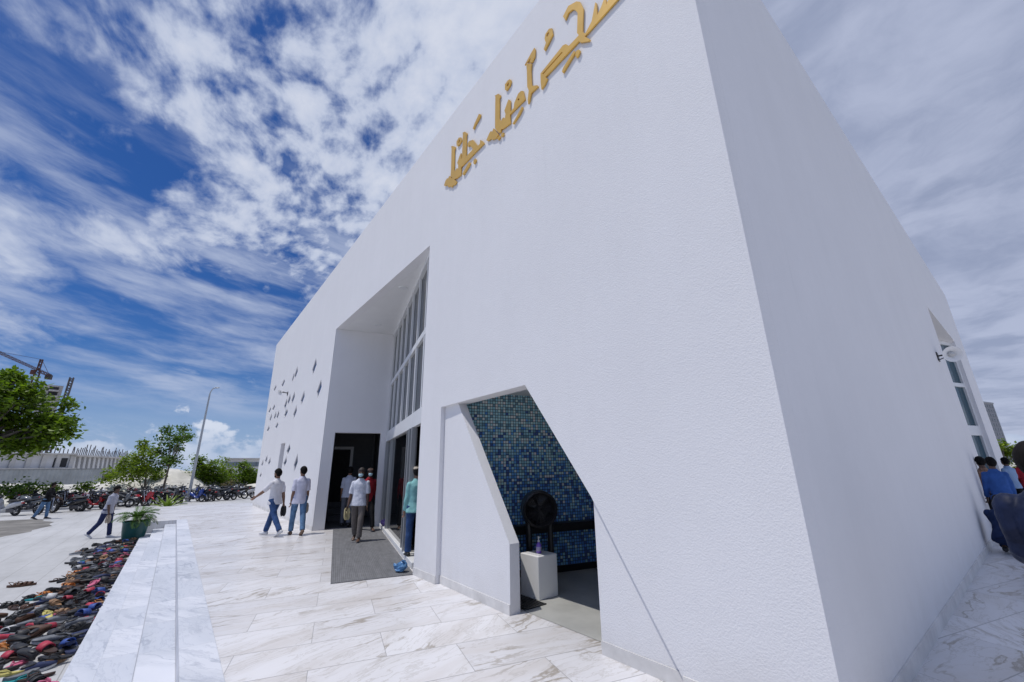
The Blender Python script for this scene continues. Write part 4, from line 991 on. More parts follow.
# two lone pairs away from the heap
for (px_, py_, i, lb) in ((8, 569, 3, None),): pass
def lone(px_, py_, i, lb, da):
    p = on_z(px_, py_, G)
    for q in (0, 1):
        c = copy_tree(PROTO[i][0], None, None, TREE); c.location = (p.x, p.y+.13*q, G+.002); c.rotation_euler = (0, 0, da+.15*q); c.scale = (1.1,)*3
        c['label'] = lb; c['group'] = 'lone sandals: '+lb
lone(16, 587, 2, 'brown sandal of the lone pair on the open paving', 1.2)
lone(4, 608, 3, 'black sandal of the lone pair at the left edge of the paving', 1.3)
# footwear carried by hand
def carried(label, hand, m1, drop=.13):
    t = thing('sandals', label, 'sandals', hand)
    for q in (-1, 1):
        k = MB(); mk_sole(k, .27, .05, .037, 0, .03)
        R2 = Matrix.Rotation(1.45+.12*q, 3, 'Y') @ Matrix.Rotation(.3*q, 3, 'X')
        m = MB(); m.add([V((0, .035*q, -drop*.75)) + R2 @ v for v in k.v], k.f); m.tube([V((0, .035*q, -drop*.2)), V((.05, .035*q+.02, -drop*.5)), V((.01, .035*q, -drop*.9))], .012, 6); m.build('sandal', m1, t, world=False)
    return t
carried('pair of black sandals carried low by the bearded man', hA[1], cB)
carried('beige pair of sandals in the hand of the man in faded jeans', hB[1], mat('foot_beige', (.36, .30, .24), .7))
carried('pale straw pair of sandals held by the masked man on the mat', hC[1], mat('foot_straw', (.40, .34, .18), .7))
carried('pale pair of sandals held by the man leaning beside the shoes', hG[1], mat('foot_beige'))

# ------------------------------------------------------------------ plants
def leafmat(name, lo, hi, tr=.3):
    if name in MATS: return MATS[name]
    m = bpy.data.materials.new(name); m.use_nodes = True; MATS[name] = m
    t = NT(m.node_tree); b = m.node_tree.nodes['Principled BSDF']; out = m.node_tree.nodes['Material Output']
    g = t.n('ShaderNodeNewGeometry')
    tc = t.n('ShaderNodeTexCoord'); n = t.noise(tc.outputs['Object'], .9, 3, .5)
    f = t.m('ADD', t.m('MULTIPLY', g.outputs['Random Per Island'], .55), t.m('MULTIPLY', n, .55))
    mid = tuple((a+b_)/2 for a, b_ in zip(lo, hi))
    c = t.ramp(f, ((.15, lo), (.5, mid), (.85, hi)))
    t.put(b.inputs['Base Color'], c); b.inputs['Roughness'].default_value = .45; b.inputs['Specular IOR Level'].default_value = .35
    tl = t.n('ShaderNodeBsdfTranslucent'); t.put(tl.inputs[0], t.mix(1, c, (1.0, 1.15, .6), 'MULTIPLY'))
    mx = t.n('ShaderNodeMixShader'); mx.inputs[0].default_value = tr
    t.nt.links.new(b.outputs[0], mx.inputs[1]); t.nt.links.new(tl.outputs[0], mx.inputs[2]); t.nt.links.new(mx.outputs[0], out.inputs[0])
    return m
LG = leafmat('leaf_green', (.045, .10, .01), (.21, .30, .025), .45); LD = leafmat('leaf_deep', (.03, .08, .01), (.14, .23, .025), .45); LY = leafmat('leaf_yellowish', (.08, .14, .012), (.26, .33, .03), .45)
LAG = leafmat('leaf_agave', (.16, .26, .03), (.32, .42, .06)); LCY = leafmat('leaf_cycad', (.03, .08, .015), (.11, .20, .04)); LBR = leafmat('leaf_brownish', (.06, .045, .025), (.16, .13, .05))
BARK = mat('bark', (.13, .11, .09), .9, var=.3, vscale=6, bump=.5, bscale=12)
def tree(name, label, cat, base, blobs, leaf=.2, per=26, dens=5., m_=LG, seed=1, trunk=.12, group=None, clump=.42):
    """blobs: (centre, radius); limbs run from the trunk to each blob and to the clumps on it"""
    r_ = random.Random(seed); base = V(base); t = thing(name, label, cat, base, 0, group)
    top = max((b for b, q in blobs), key=lambda b: b.z)
    w = MB(); cr = MB()
    mid = base*.55 + top*.45; mid.x = base.x*.8+top.x*.2; mid.y = base.y*.8+top.y*.2
    w.tube([base-V((0, 0, .1)), base*.7+mid*.3+V((.05, .04, 0)), mid, mid*.5+top*.5+V((.1, -.1, 0)), top], [trunk*1.25, trunk, trunk*.75, trunk*.45, trunk*.15], 9)
    for b, q in blobs:
        f = min(1, max(.25, (b.z-base.z)/(top.z-base.z+1e-6)-.3)); st = base*(1-f)+mid*f if b.z < mid.z else mid
        w.tube([st, st*.5+b*.5+V((r_.uniform(-.2, .2), r_.uniform(-.2, .2), .1*q)), b], [trunk*.5, trunk*.3, trunk*.12], 6)
        nc = max(8, int(dens*q*q*14))
        for c_ in range(nc):
            d = V((r_.gauss(0, 1), r_.gauss(0, 1), r_.gauss(0, 1))).normalized(); c = b + V((d.x, d.y, d.z*.8))*q*(r_.random()**.45)
            if r_.random() < .3: w.tube([b, b*.4+c*.6+V((0, 0, .08)), c], [trunk*.12, .02, .008], 4)
            cs = clump*r_.uniform(.6, 1.25)
            for l in range(int(per*r_.uniform(.6, 1.3))):
                p = c + V((r_.gauss(0, .5), r_.gauss(0, .5), r_.gauss(0, .38)))*cs
                a = V((r_.gauss(0, 1), r_.gauss(0, 1), r_.gauss(-.15, .6))).normalized(); s_ = a.cross(V((r_.gauss(0, .5), r_.gauss(0, .5), 1))).normalized(); ls = leaf*r_.uniform(.7, 1.4)
                nn = a.cross(s_)*ls*.1
                cr.add([p, p+a*ls*.5+s_*ls*.3+nn, p+a*ls, p+a*ls*.5-s_*ls*.3+nn], [(0, 1, 2, 3)])
    w.build('trunk', BARK, t, smooth=True); cr.build('crown', m_, t)
    return t
def pxblob(x, y, rp, dist, jit, seed):
    r_ = random.Random(seed*31+int(x*7+y)); p = far(x, y, dist + r_.uniform(-jit, jit)); q = rp*((p-CAM).dot(fw))/FPX; return p, q
def pxtree(name, label, cat, bx_, dist, lst, **kw):
    b = far(bx_, 480, dist); base = V((b.x, b.y, G)); s_ = kw.get('seed', 1)
    return tree(name, label, cat, base, [pxblob(x, y, rp, dist, kw.get('seed', 1) % 3 + .6, s_) for x, y, rp in lst], **kw)
pxtree('broadleaf_tree', 'large bright green tree at the left edge in front of the long wall', 'tree', -38, 45,
       [(28, 392, 15), (5, 384, 17), (46, 422, 16), (62, 418, 9), (12, 420, 19), (32, 438, 12), (-20, 395, 24), (-22, 428, 24), (66, 406, 5), (40, 402, 8), (55, 425, 12), (64, 432, 8), (40, 442, 9), (25, 445, 11), (5, 446, 10), (52, 434, 9), (0, 440, 12), (18, 376, 6), (8, 404, 15), (-50, 410, 26)], leaf=.34, per=20, dens=1.9, m_=LG, seed=4, trunk=.3, clump=.55)
kw = dict(group='young trees and bushes behind the motorbikes')
pxtree('young_tree', 'slender open tree with the highest crown behind the motorbikes', 'tree', 164, 47,
       [(166, 430, 5), (170, 440, 8), (181, 437, 8), (176, 446, 7), (160, 452, 8), (172, 460, 8), (184, 430, 4), (163, 466, 8), (152, 462, 6), (188, 436, 3)], leaf=.24, per=15, dens=2.6, m_=LD, seed=2, trunk=.09, **kw)
pxtree('young_tree', 'spreading yellow-green tree left of the slender open tree', 'tree', 147, 49,
       [(144, 446, 7), (142, 456, 8), (134, 460, 8), (126, 466, 10), (115, 473, 8), (140, 470, 11), (152, 474, 9), (130, 476, 9), (108, 478, 6), (150, 450, 5)], leaf=.24, per=16, dens=3.0, m_=LY, seed=5, trunk=.09, **kw)
pxtree('bush', 'dense green bush directly behind the street lamp', 'bush', 206, 52, [(204, 465, 9.8), (212, 472, 12.2), (200, 478, 11.0), (210, 486, 11.0), (219, 480, 9.8), (205, 490, 9.8), (198, 458, 3.7)], leaf=.22, per=18, dens=4, m_=LG, seed=6, trunk=.06, **kw)
pxtree('bush', 'low dark bush between the open tree and the lamp', 'bush', 186, 55, [(186, 478, 9.8), (178, 480, 8.5), (192, 483, 8.5), (172, 482, 7.3), (184, 488, 7.3)], leaf=.22, per=18, dens=4, m_=LD, seed=7, trunk=.05, **kw)
pxtree('bush', 'pale thin bush right of the lamp in front of the far shed', 'bush', 224, 56, [(222, 462, 6.1), (226, 470, 7.3), (229, 478, 8.5), (222, 482, 7.3), (230, 488, 8.5)], leaf=.22, per=14, dens=3.2, m_=LY, seed=8, trunk=.05, **kw)
pxtree('bush', 'bush of mixed green beside the left end of the mosque', 'bush', 246, 54, [(244, 472, 8.5), (250, 478, 9.8), (240, 480, 8.5), (248, 488, 8.5), (256, 484, 8.5), (244, 466, 4.9), (258, 474, 6.1)], leaf=.22, per=18, dens=4, m_=LG, seed=9, trunk=.05, **kw)
pxtree('bush', 'brownish dry bush low between the green bushes', 'bush', 234, 51, [(232, 486, 7.3), (238, 490, 7.3), (226, 491, 6.1), (244, 492, 6.1)], leaf=.2, per=16, dens=4, m_=LBR, seed=10, trunk=.04, **kw)
for i, (x, y, r_, lb) in enumerate(((6, 488, 7, 'dark shrub at the left end of the corrugated fence'), (28, 486, 7, 'taller dark shrub against the middle of the fence'), (52, 488, 4, 'small shrub by the right part of the fence'), (17, 491, 5, 'light green scrub between the two dark shrubs'), (85, 485, 5, 'low scrub at the right end of the fence'))):
    pxtree('shrub', lb, 'shrub', x, 45.2+.2*i, [(x, y, r_*.8), (x+r_*.9, y+2, r_*.7), (x-r_*.9, y+2, r_*.7)], leaf=.2, per=16, dens=4, m_=(LD, LD, LG, LY, LG)[i], seed=20+i, trunk=.05, group='shrubs along the corrugated fence')
pxtree('broadleaf_tree', 'green tree at the far end of the side walkway below the tower', 'tree', 1004, 62, [(1003, 446, 6), (1008, 452, 6), (1000, 453, 6), (1006, 460, 7), (1016, 452, 7)], leaf=.28, per=18, dens=2.5, m_=LY, seed=12, trunk=.12)
# cycad in its planter
pt = on_z(131, 541.5, G); CY = thing('potted_cycad', 'potted palm-like cycad in a dark teal planter at the end of the shoe pile', 'potted plant', (pt.x-.1, pt.y+.02, G)); CY.scale = (.87, .87, .9)
def rsq(w, z, n=32, pw_=4.5): return [V((w*abs(cos(2*pi*j/n))**(2/pw_)*(1 if cos(2*pi*j/n) > 0 else -1), w*abs(sin(2*pi*j/n))**(2/pw_)*(1 if sin(2*pi*j/n) > 0 else -1), z)) for j in range(n)]
m = MB(); m.rings([rsq(.27, 0), rsq(.31, .02), rsq(.36, .35), rsq(.385, .62), rsq(.40, .66), rsq(.385, .68), rsq(.35, .665), rsq(.34, .58)]); smooth_by_angle(m.build('pot', mat('teal_glaze', (.012, .085, .08), .3, var=.12, vscale=3), CY, world=False), 50)
m = MB(); m.ell((0, 0, .68), (.12, .12, .13), 12, 8); m.build('stem', BARK, CY, world=False)
r_ = random.Random(3)
for k in range(26):
    a = 2*pi*k/26*2.6; el = .35 + .75*(k/26) + r_.uniform(-.1, .1); m = MB(); d = V((cos(a), sin(a), 0)); sd = V((-sin(a), cos(a), 0)); Ln = r_.uniform(.62, .82); prev = V((0, 0, .74)); ang = el
    for j in range(15):
        st = d*cos(ang)+V((0, 0, 1))*sin(ang); nx = prev+st*Ln/15; m.bar(prev, nx, .012, .008); ang -= .085 + .02*(1-k/26)
        ll = .22*sin(pi*(j+1.5)/17)**.6
        for s_ in (-1, 1):
            q = (sd*s_*.85+st*.5+V((0, 0, .18))).normalized(); pz = prev
            m.add([pz, pz+q*ll*.5+st*.026, pz+q*ll, pz+q*ll*.5-st*.02], [(0, 1, 2, 3)])
        prev = nx
    m.build('frond', LCY, CY, world=False)
pa = far(169, 500, 31.5); AG = thing('agave', 'bright yellow-green agave beyond the terrace edge before the motorbikes', 'plant', (pa.x, pa.y, G))
for k in range(26):
    a = k*2.4; el = .35+1.05*(k/26); d = V((cos(a), sin(a), 0)); sd = V((-sin(a), cos(a), 0)); Ln = .95; m = MB(); rs = []
    for j in range(6):
        f = j/5; an = el - .35*f; p = (d*cos(an)+V((0, 0, 1))*sin(an))*Ln*f + V((0, 0, .1)); w_ = .085*(1-f)**.7*(.7+1.2*f*(1-f))+.004; up = V((0, 0, 1))*cos(an)-d*sin(an)
        rs.append([p+sd*w_, p+up*.012, p-sd*w_, p-up*.02])
    m.rings(rs); m.build('blade', LAG, AG, world=False)

# ------------------------------------------------------------------ motorbikes
TYRE = mat('tyre', (.014, .014, .015), .8); CHROME = mat('chrome', (.5, .5, .52), .2, metal=.9); ENG = mat('engine_grey', (.10, .10, .11), .4, metal=.6); SEAT = mat('seat_vinyl', (.018, .018, .02), .5); LENS = mat('lamp_lens', (.6, .6, .62), .1); TAIL = mat('tail_red', (.4, .01, .01), .3)
PAINT = {n: mat('paint_'+n, c, .25, coat=.6, spec=.5) for n, c in dict(black=(.012, .012, .014), red=(.42, .012, .02), silver=(.42, .43, .45), blue=(.02, .06, .30), white=(.62, .62, .64), grey=(.13, .14, .15), maroon=(.10, .012, .02)).items()}
def wheel(t, x, r, w, front):
    m = MB(); m.torus((x, 0, r), r-.045, .05, (0, 1, 0), 26, 8); o = m.build('wheel', TYRE, t, smooth=True, world=False)
    m = MB(); m.torus((x, 0, r), r-.085, .014, (0, 1, 0), 24, 6); m.tube([V((x, -w/2, r)), V((x, w/2, r))], .045, 10)
    for k in range(5):
        a = 2*pi*k/5; m.bar(V((x, 0, r)), V((x+cos(a)*(r-.09), 0, r+sin(a)*(r-.09))), .022, .03, (0, 1, 0))
    m.build('rim', CHROME, o, smooth=False, world=False)
def secs(m, L_): m.rings([[V((x + 0*j, w*cos(2*pi*j/12), z+h_*sin(2*pi*j/12))) for j in range(12)] for x, w, z, h_ in L_])
def scooter():
    t = thing('scooter', '', 'motorbike')
    wheel(t, .62, .26, .12, 1); wheel(t, -.62, .26, .16, 0)
    m = MB(); secs(m, ((-.98, .03, .70, .03), (-.9, .11, .66, .10), (-.6, .17, .60, .16), (-.3, .17, .52, .16), (-.12, .12, .42, .12), (.02, .10, .32, .06), (.30, .12, .30, .05), (.36, .12, .34, .06))); m.build('body', PAINT['black'], t, smooth=True, world=False)
    m = MB(); secs(m, ((.30, .19, .36, .03), (.36, .21, .45, .06), (.42, .20, .62, .10), (.50, .15, .80, .10), (.52, .10, .90, .05))); m.rings([[V((x, w*cos(2*pi*j/12), z+h_*sin(2*pi*j/12))) for j in range(12)] for x, w, z, h_ in ((.34, .02, .62, .25), (.40, .2, .62, .27), (.47, .18, .66, .27), (.55, .05, .70, .18))]); m.build('leg_shield', PAINT['black'], t, smooth=True, world=False)
    m = MB(); secs(m, ((-.88, .10, .80, .03), (-.7, .14, .80, .05), (-.4, .15, .78, .055), (-.15, .12, .75, .05), (-.05, .06, .72, .03))); m.build('seat', SEAT, t, smooth=True, world=False)
    m = MB(); secs(m, ((.35, .015, .42, .02), (.45, .07, .52, .02), (.62, .08, .555, .02), (.80, .07, .50, .02), (.90, .02, .40, .02))); m.build('mudguard', PAINT['black'], t, smooth=True, world=False)
    m = MB(); m.tube([V((.44, 0, .95)), V((.62, .0, .30))], .03, 8); m.build('fork', ENG, t, world=False)
    m = MB(); m.tube([V((.34, .36, 1.0)), V((.42, .15, .98)), V((.43, 0, .96)), V((.42, -.15, .98)), V((.34, -.36, 1.0))], .018, 8); secs(m, ((.33, .08, .97, .04), (.42, .12, .98, .07), (.52, .06, .96, .05))); m.build('handlebar', BL2, t, smooth=True, world=False)
    m = MB(); m.ell((.54, 0, .93), (.04, .08, .055), 12, 8); m.build('headlight', LENS, t, smooth=True, world=False)
    for s_ in (-1, 1):
        m = MB(); m.tube([V((.38, .22*s_, 1.0)), V((.40, .30*s_, 1.16))], .007, 6); m.ell((.40, .31*s_, 1.19), (.015, .06, .04), 10, 6); m.build('mirror', BL2, t, world=False)
    m = MB(); m.ell((-.97, 0, .66), (.03, .09, .04), 10, 6); m.build('tail_light', TAIL, t, smooth=True, world=False)
    m = MB(); m.tube([V((-.25, -.14, .22)), V((-.5, -.17, .25)), V((-.95, -.19, .36))], [.03, .05, .055], 10); m.build('exhaust', ENG, t, smooth=True, world=False)
    m = MB(); m.box((-.38, 0, .28), (.45, .22, .2)); bevel(m.build('engine', ENG, t, world=False), .03)
    return t
BL2 = BLACK_ = mat('black_plastic')
def motorcycle():
    t = thing('motorcycle', '', 'motorbike')
    wheel(t, .70, .30, .10, 1); wheel(t, -.66, .30, .13, 0)
    m = MB(); secs(m, ((-.10, .08, .78, .06), (.05, .14, .84, .11), (.25, .16, .88, .13), (.40, .11, .86, .11), (.47, .04, .84, .05))); m.build('tank', PAINT['black'], t, smooth=True, world=False)
    m = MB(); secs(m, ((-.98, .05, .88, .03), (-.8, .12, .86, .05), (-.45, .14, .80, .05), (-.15, .11, .78, .05), (-.02, .07, .80, .04))); m.build('seat', SEAT, t, smooth=True, world=False)
    m = MB(); secs(m, ((-1.05, .03, .84, .03), (-.85, .10, .78, .07), (-.5, .11, .70, .08), (-.25, .10, .66, .08))); m.build('tail_fairing', PAINT['black'], t, smooth=True, world=False)
    m = MB(); secs(m, ((-.25, .15, .42, .13), (0, .17, .42, .17), (.22, .14, .44, .15), (.33, .08, .5, .1))); m.build('engine', ENG, t, smooth=True, world=False)
    m = MB()
    for s_ in (-1, 1): m.bar(V((.48, .07*s_, .80)), V((.15, .12*s_, .30)), .03, .05); m.bar(V((-.66, .09*s_, .30)), V((-.15, .09*s_, .42)), .03, .05)
    m.build('frame', ENG, t, world=False)
    m = MB()
    for s_ in (-1, 1): m.tube([V((.47, .09*s_, .98)), V((.70, .09*s_, .30))], .026, 8)
    m.build('fork', CHROME, t, world=False)
    m = MB(); secs(m, ((.42, .02, .58, .015), (.52, .06, .63, .015), (.70, .07, .655, .015), (.88, .06, .62, .015), (.96, .02, .55, .015))); m.build('mudguard', PAINT['black'], t, smooth=True, world=False)
    m = MB(); m.tube([V((.28, .38, 1.02)), V((.42, .2, 1.04)), V((.45, 0, 1.0)), V((.42, -.2, 1.04)), V((.28, -.38, 1.02))], .016, 8); m.build('handlebar', BL2, t, smooth=True, world=False)
    m = MB(); secs(m, ((.42, .10, .92, .10), (.52, .12, .90, .12), (.62, .07, .88, .09), (.65, .02, .87, .03))); m.build('front_cowl', PAINT['black'], t, smooth=True, world=False)
    m = MB(); m.ell((.63, 0, .88), (.035, .08, .06), 12, 8); m.build('headlight', LENS, t, smooth=True, world=False)
    for s_ in (-1, 1):
        m = MB(); m.tube([V((.38, .24*s_, 1.04)), V((.40, .32*s_, 1.2))], .007, 6); m.ell((.40, .33*s_, 1.22), (.015, .06, .035), 10, 6); m.build('mirror', BL2, t, world=False)
    m = MB(); m.ell((-1.04, 0, .82), (.03, .07, .035), 10, 6); m.build('tail_light', TAIL, t, smooth=True, world=False)
    m = MB(); m.tube([V((.1, -.14, .28)), V((-.4, -.16, .26)), V((-.9, -.18, .42))], [.025, .04, .055], 10); m.build('exhaust', CHROME, t, smooth=True, world=False)
    return t
KP = {'scooter': scooter(), 'motorcycle': motorcycle()}
BT = {}
def reg(o):
    BT[o.name] = kids(o)
    for c in BT[o.name]: reg(c)
for o in KP.values(): reg(o)
PAINTED = ('body', 'leg_shield', 'mudguard', 'tank', 'tail_fairing', 'front_cowl')
usedk = {}
def bike(kind, colr, x, y, a, label, lean=.12):
    src = KP[kind]
    if usedk.get(kind): o = copy_tree(src, None, None, BT)
    else: o = src; usedk[kind] = True
    o.location = (x, y, G+.001); o.rotation_euler = (-lean, 0, a); o['label'] = label; o['group'] = 'motorbikes parked in rows beyond the plaza'
    BIKES.append((o, colr)); return o
BIKES = []
rnd = random.Random(5)
front = []
cols = ['silver', 'grey', 'black', 'black', 'maroon', 'red', 'black', 'black', 'grey', 'black', 'red', 'black', 'black', 'black', 'black', 'blue', 'black', 'black', 'grey', 'black', 'black', 'white']
kinds_ = ['scooter', 'motorcycle', 'motorcycle', 'scooter', 'motorcycle', 'scooter', 'motorcycle', 'scooter', 'scooter', 'motorcycle', 'scooter', 'motorcycle', 'scooter', 'scooter', 'motorcycle', 'scooter', 'motorcycle', 'scooter', 'motorcycle', 'scooter', 'motorcycle', 'scooter']
ordn = ['first', 'second', 'third', 'fourth', 'fifth', 'sixth', 'seventh', 'eighth', 'ninth', 'tenth', 'eleventh', 'twelfth', 'thirteenth', 'fourteenth', 'fifteenth', 'sixteenth', 'seventeenth', 'eighteenth', 'nineteenth', 'twentieth', 'twenty-first', 'twenty-second']
PXX = [4, 26, 44, 66, 76, 90, 98, 108, 116, 132, 142, 150, 158, 168, 178, 194, 202, 210, 218, 226, 236, 246]
PXY = [516, 515, 513, 512, 511, 510, 509.5, 509, 508, 506.5, 506, 505, 504.5, 504, 503, 502, 501.5, 501, 500.5, 500, 499, 498]
for i in range(22):
    p = on_z(PXX[i], PXY[i], G)
    a = radians(rnd.choice((205, 215, 235, 60, 40))+rnd.uniform(-14, 14)) if i > 1 else radians(228)
    bike(kinds_[i], cols[i], p.x, p.y, a, '%s %s parked in the front row, %s from the left' % (cols[i], kinds_[i], ordn[i]), .12)
c2 = ['black', 'grey', 'black', 'black', 'maroon', 'black', 'white', 'black', 'black', 'maroon', 'black', 'grey', 'black', 'blue', 'black', 'black', 'silver', 'black']
for i in range(18):
    px_ = 12+13.6*i; p = on_z(px_, 510-.054*px_, G); d = V((p.x, p.y, 0)).normalized()
    kd = ('motorcycle', 'scooter', 'scooter')[i % 3]
    bike(kd, c2[i], p.x+d.x*2.2, p.y+d.y*2.2, radians(rnd.choice((30, 210, 60, 240))+rnd.uniform(-15, 15)), '%s %s parked in the back row, %s from the left' % (c2[i], kd, ordn[i]), .1)
CH = {}
for o in COL.objects:
    if o.parent: CH.setdefault(o.parent.name, []).append(o)
for o, c in BIKES:
    for ch in CH.get(o.name, ()):
        if ch.name.split('.')[0] in PAINTED and ch.type == 'MESH':
            ch.material_slots[0].link = 'OBJECT'; ch.material_slots[0].material = PAINT[c]

# ------------------------------------------------------------------ street lamp
pl = on_z(187.5, 502, G)
LP = thing('street_lamp', 'tall slender galvanised street lamp with curved arm beyond the terrace', 'street lamp', (pl.x, pl.y, G))
m = MB(); m.tube([V((0, 0, 0)), V((0, 0, .9)), V((0, 0, .92)), V((0, 0, 7.9))], [.13, .13, .10, .055], 14); smooth_by_angle(m.build('pole', M_STEEL, LP, world=False))
m = MB(); pts = [V((0, 0, 7.9)) + (ir*.35*(1-cos(q)) + V((0, 0, .55*sin(q)))) for q in [pi/2*j/7 for j in range(8)]]; m.tube(pts, .04, 10); m.build('arm', M_STEEL, LP, smooth=True, world=False)
m = MB(); q = pts[-1]; m.rings([[q + ir*a + V((-ir.y, ir.x, 0))*(w*cos(2*pi*j/12)) + V((0, 0, h_*sin(2*pi*j/12))) for j in range(12)] for a, w, h_ in ((-.02, .04, .04), (.05, .08, .05), (.22, .09, .04), (.30, .04, .03))]); m.build('lamp_head', M_STEEL, LP, smooth=True, world=False)
m = MB(); m.box((0, 0, .02), (.4, .4, .04)); m.build('base_plate', M_STEEL, LP, world=False)

# ------------------------------------------------------------------ sand, fence and far buildings
m = MB(); nx_, ny_ = 46, 90; x0_, x1_, y0_, y1_ = -84., -46., -30., 22.
prof = ((-30, .9), (-16, .7), (-11, .95), (-6, .7), (-3, 1.5), (-.5, 2.3), (1, 1.9), (3, .7), (22, .3))
def hprof(y):
    for (a, ha), (b, hb) in zip(prof, prof[1:]):
        if a <= y <= b: f = (y-a)/(b-a); f = f*f*(3-2*f); return ha+(hb-ha)*f
    return .3
for i in range(nx_+1):
    for j in range(ny_+1):
        x = x0_+(x1_-x0_)*i/nx_; y = y0_+(y1_-y0_)*j/ny_; e = min(1, (x1_-x)/7)*min(1, (x-x0_)/7)*min(1, (y-y0_)/4)*min(1, (y1_-y)/4)
        e = max(0, e); e = e*e*(3-2*e); yy = y*48/abs(x)
        m.v.append(V((x, y, G-.03 + e*(hprof(yy)*1.0 + .45*noise.noise(V((x*.35, y*.35, 0))) + .18*noise.noise(V((x*1.1, y*1.1, 4)))))))
for i in range(nx_):
    for j in range(ny_): a = i*(ny_+1)+j; m.f.append([a, a+1, a+ny_+2, a+ny_+1]); m.mi.append(0)
struct(m.build('sand_mound', M_MOUND, None, smooth=True))
def flat(p, z): return V((p.x, p.y, z))
a = flat(far(-60, 480, 92), 0); b = flat(far(101, 480, 92), 0)
FN = thing('corrugated_fence', 'long grey corrugated metal fence below the unfinished white building', 'fence', (a.x, a.y, G))
d = (b-a); Lf = d.length; d.normalize(); nn = V((-d.y, d.x, 0))
n_ = int(Lf/.22); m = MB(); top = 2.25
for k in range(n_+1):
    p = a + d*(Lf*k/n_) + nn*(.05 if k % 2 else -.05); m.v += [flat(p, G), flat(p, top)]
for k in range(n_): m.f.append([2*k, 2*k+2, 2*k+3, 2*k+1]); m.mi.append(0)
m.build('sheeting', mat('fence_sheet', (.34, .36, .37), .6, var=.22, vscale=.5), FN)
m = MB(); m.bar(a+V((0, 0, top+.02)), b+V((0, 0, top+.02)), .12, .12); m.build('top_rail', mat('fence_rail', (.22, .23, .24), .6), FN)
a = flat(far(-60, 465, 108), 0); b = flat(far(72, 465, 116), 0); c = flat(far(128, 465, 140), 0)
UB = thing('unfinished_building', 'long low unfinished white concrete building with bare rebar along its roof', 'building', (a.x, a.y, G))
CONC = mat('raw_concrete', (.50, .49, .48), .9, var=.22, vscale=.35); CONW = mat('whitewashed_wall', (.60, .60, .61), .9, var=.14, vscale=.3)
d1 = (b-a).normalized(); n1 = V((-d1.y, d1.x, 0)); 
if n1.dot(CAM-a) < 0: n1 = -n1
m = MB(); L1 = (b-a).length; zt = 5.0
m.box((a+b)/2 - n1*3 + V((0, 0, (zt+G)/2)), (L1, 6, zt-G), d1, n1); m.build('wall', CONW, UB)
for k in range(8):
    p = b - d1*(L1*k/8+.35); m = MB(); m.box(flat(p, (zt+G)/2)+n1*.15, (.7, .3, zt-G-.1), d1, n1); m.build('column', CONC, UB)
p = flat(far(58.5, 467, 115), 0); p = a + d1*((p-a).dot(d1))
m = MB(); m.box(p+n1*.03+V((0, 0, 3.6)), (2.0, .1, 1.6), d1, n1); m.build('window', M_DARK, UB)
m = MB(); m.box((a+b)/2 + n1*.5 + V((0, 0, 2.5)), (L1, 1.4, .25), d1, n1); m.build('ledge', CONC, UB)
m = MB(); m.box((a+b)/2 - n1*2.6 + V((0, 0, zt+.12)), (L1, 6.6, .24), d1, n1); m.build('roof_slab', CONC, UB)
d2 = (c-b).normalized(); n2 = V((-d2.y, d2.x, 0)); L2 = (c-b).length
if n2.dot(CAM-b) < 0: n2 = -n2
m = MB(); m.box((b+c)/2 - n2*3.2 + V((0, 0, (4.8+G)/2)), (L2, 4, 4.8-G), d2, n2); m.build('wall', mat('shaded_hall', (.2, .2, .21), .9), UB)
for k in range(13):
    p = b + d2*(L2*(k+.5)/13); m = MB(); m.prism([flat(p-d2*.45, 1.5), flat(p+d2*.45, 1.5), flat(p+d2*.45-d2*.7, 4.75), flat(p-d2*.45-d2*.7, 4.75)], n2*-.5); m.build('slanted_post', CONW, UB)
m = MB(); m.box((b+c)/2 - n2*1.5 + V((0, 0, 4.9)), (L2+1, 4, .3), d2, n2); m.build('roof_slab', CONC, UB)
rnd = random.Random(8)
for k in range(46):
    f = k/45; p = b - d1*6 + (d1*6*min(1, f*5)) if f < .2 else b + d2*(L2*(f-.2)/.8); m = MB(); hh = rnd.uniform(1.0, 2.3)
    m.bar(flat(p, 5.0)-n2*.5, flat(p, 5.0+hh)-n2*.5+d2*rnd.uniform(-.3, .3), .11, .11); m.build('rebar', mat('rebar', (.10, .08, .075), .9), UB)
# far shed right of the lamp
a = flat(far(226, 465, 130), 0); b = flat(far(275, 465, 130), 0); d = (b-a).normalized(); n = V((-d.y, d.x, 0)); L3 = (b-a).length
if n.dot(CAM-a) < 0: n = -n
SH = thing('far_shed', 'pale far-off shed with flat roof above the bushes', 'building', (a.x, a.y, G))
m = MB(); m.box((a+b)/2 - n*6 + V((0, 0, (4.5+G)/2)), (L3, 12, 4.5-G), d, n); m.build('wall', CONW, SH)
m = MB(); m.box((a+b)/2 - n*5.8 + V((0, 0, 4.65)), (L3+.8, 12.8, .28), d, n); m.build('roof', CONC, SH)
for k in range(5):
    p = a+d*(L3*(k+.5)/5); m = MB(); m.box(p+n*.05+V((0, 0, 3.2)), (2.4, .12, 1.1), d, n); m.build('window', mat('shed_window', (.16, .2, .24), .3), SH)
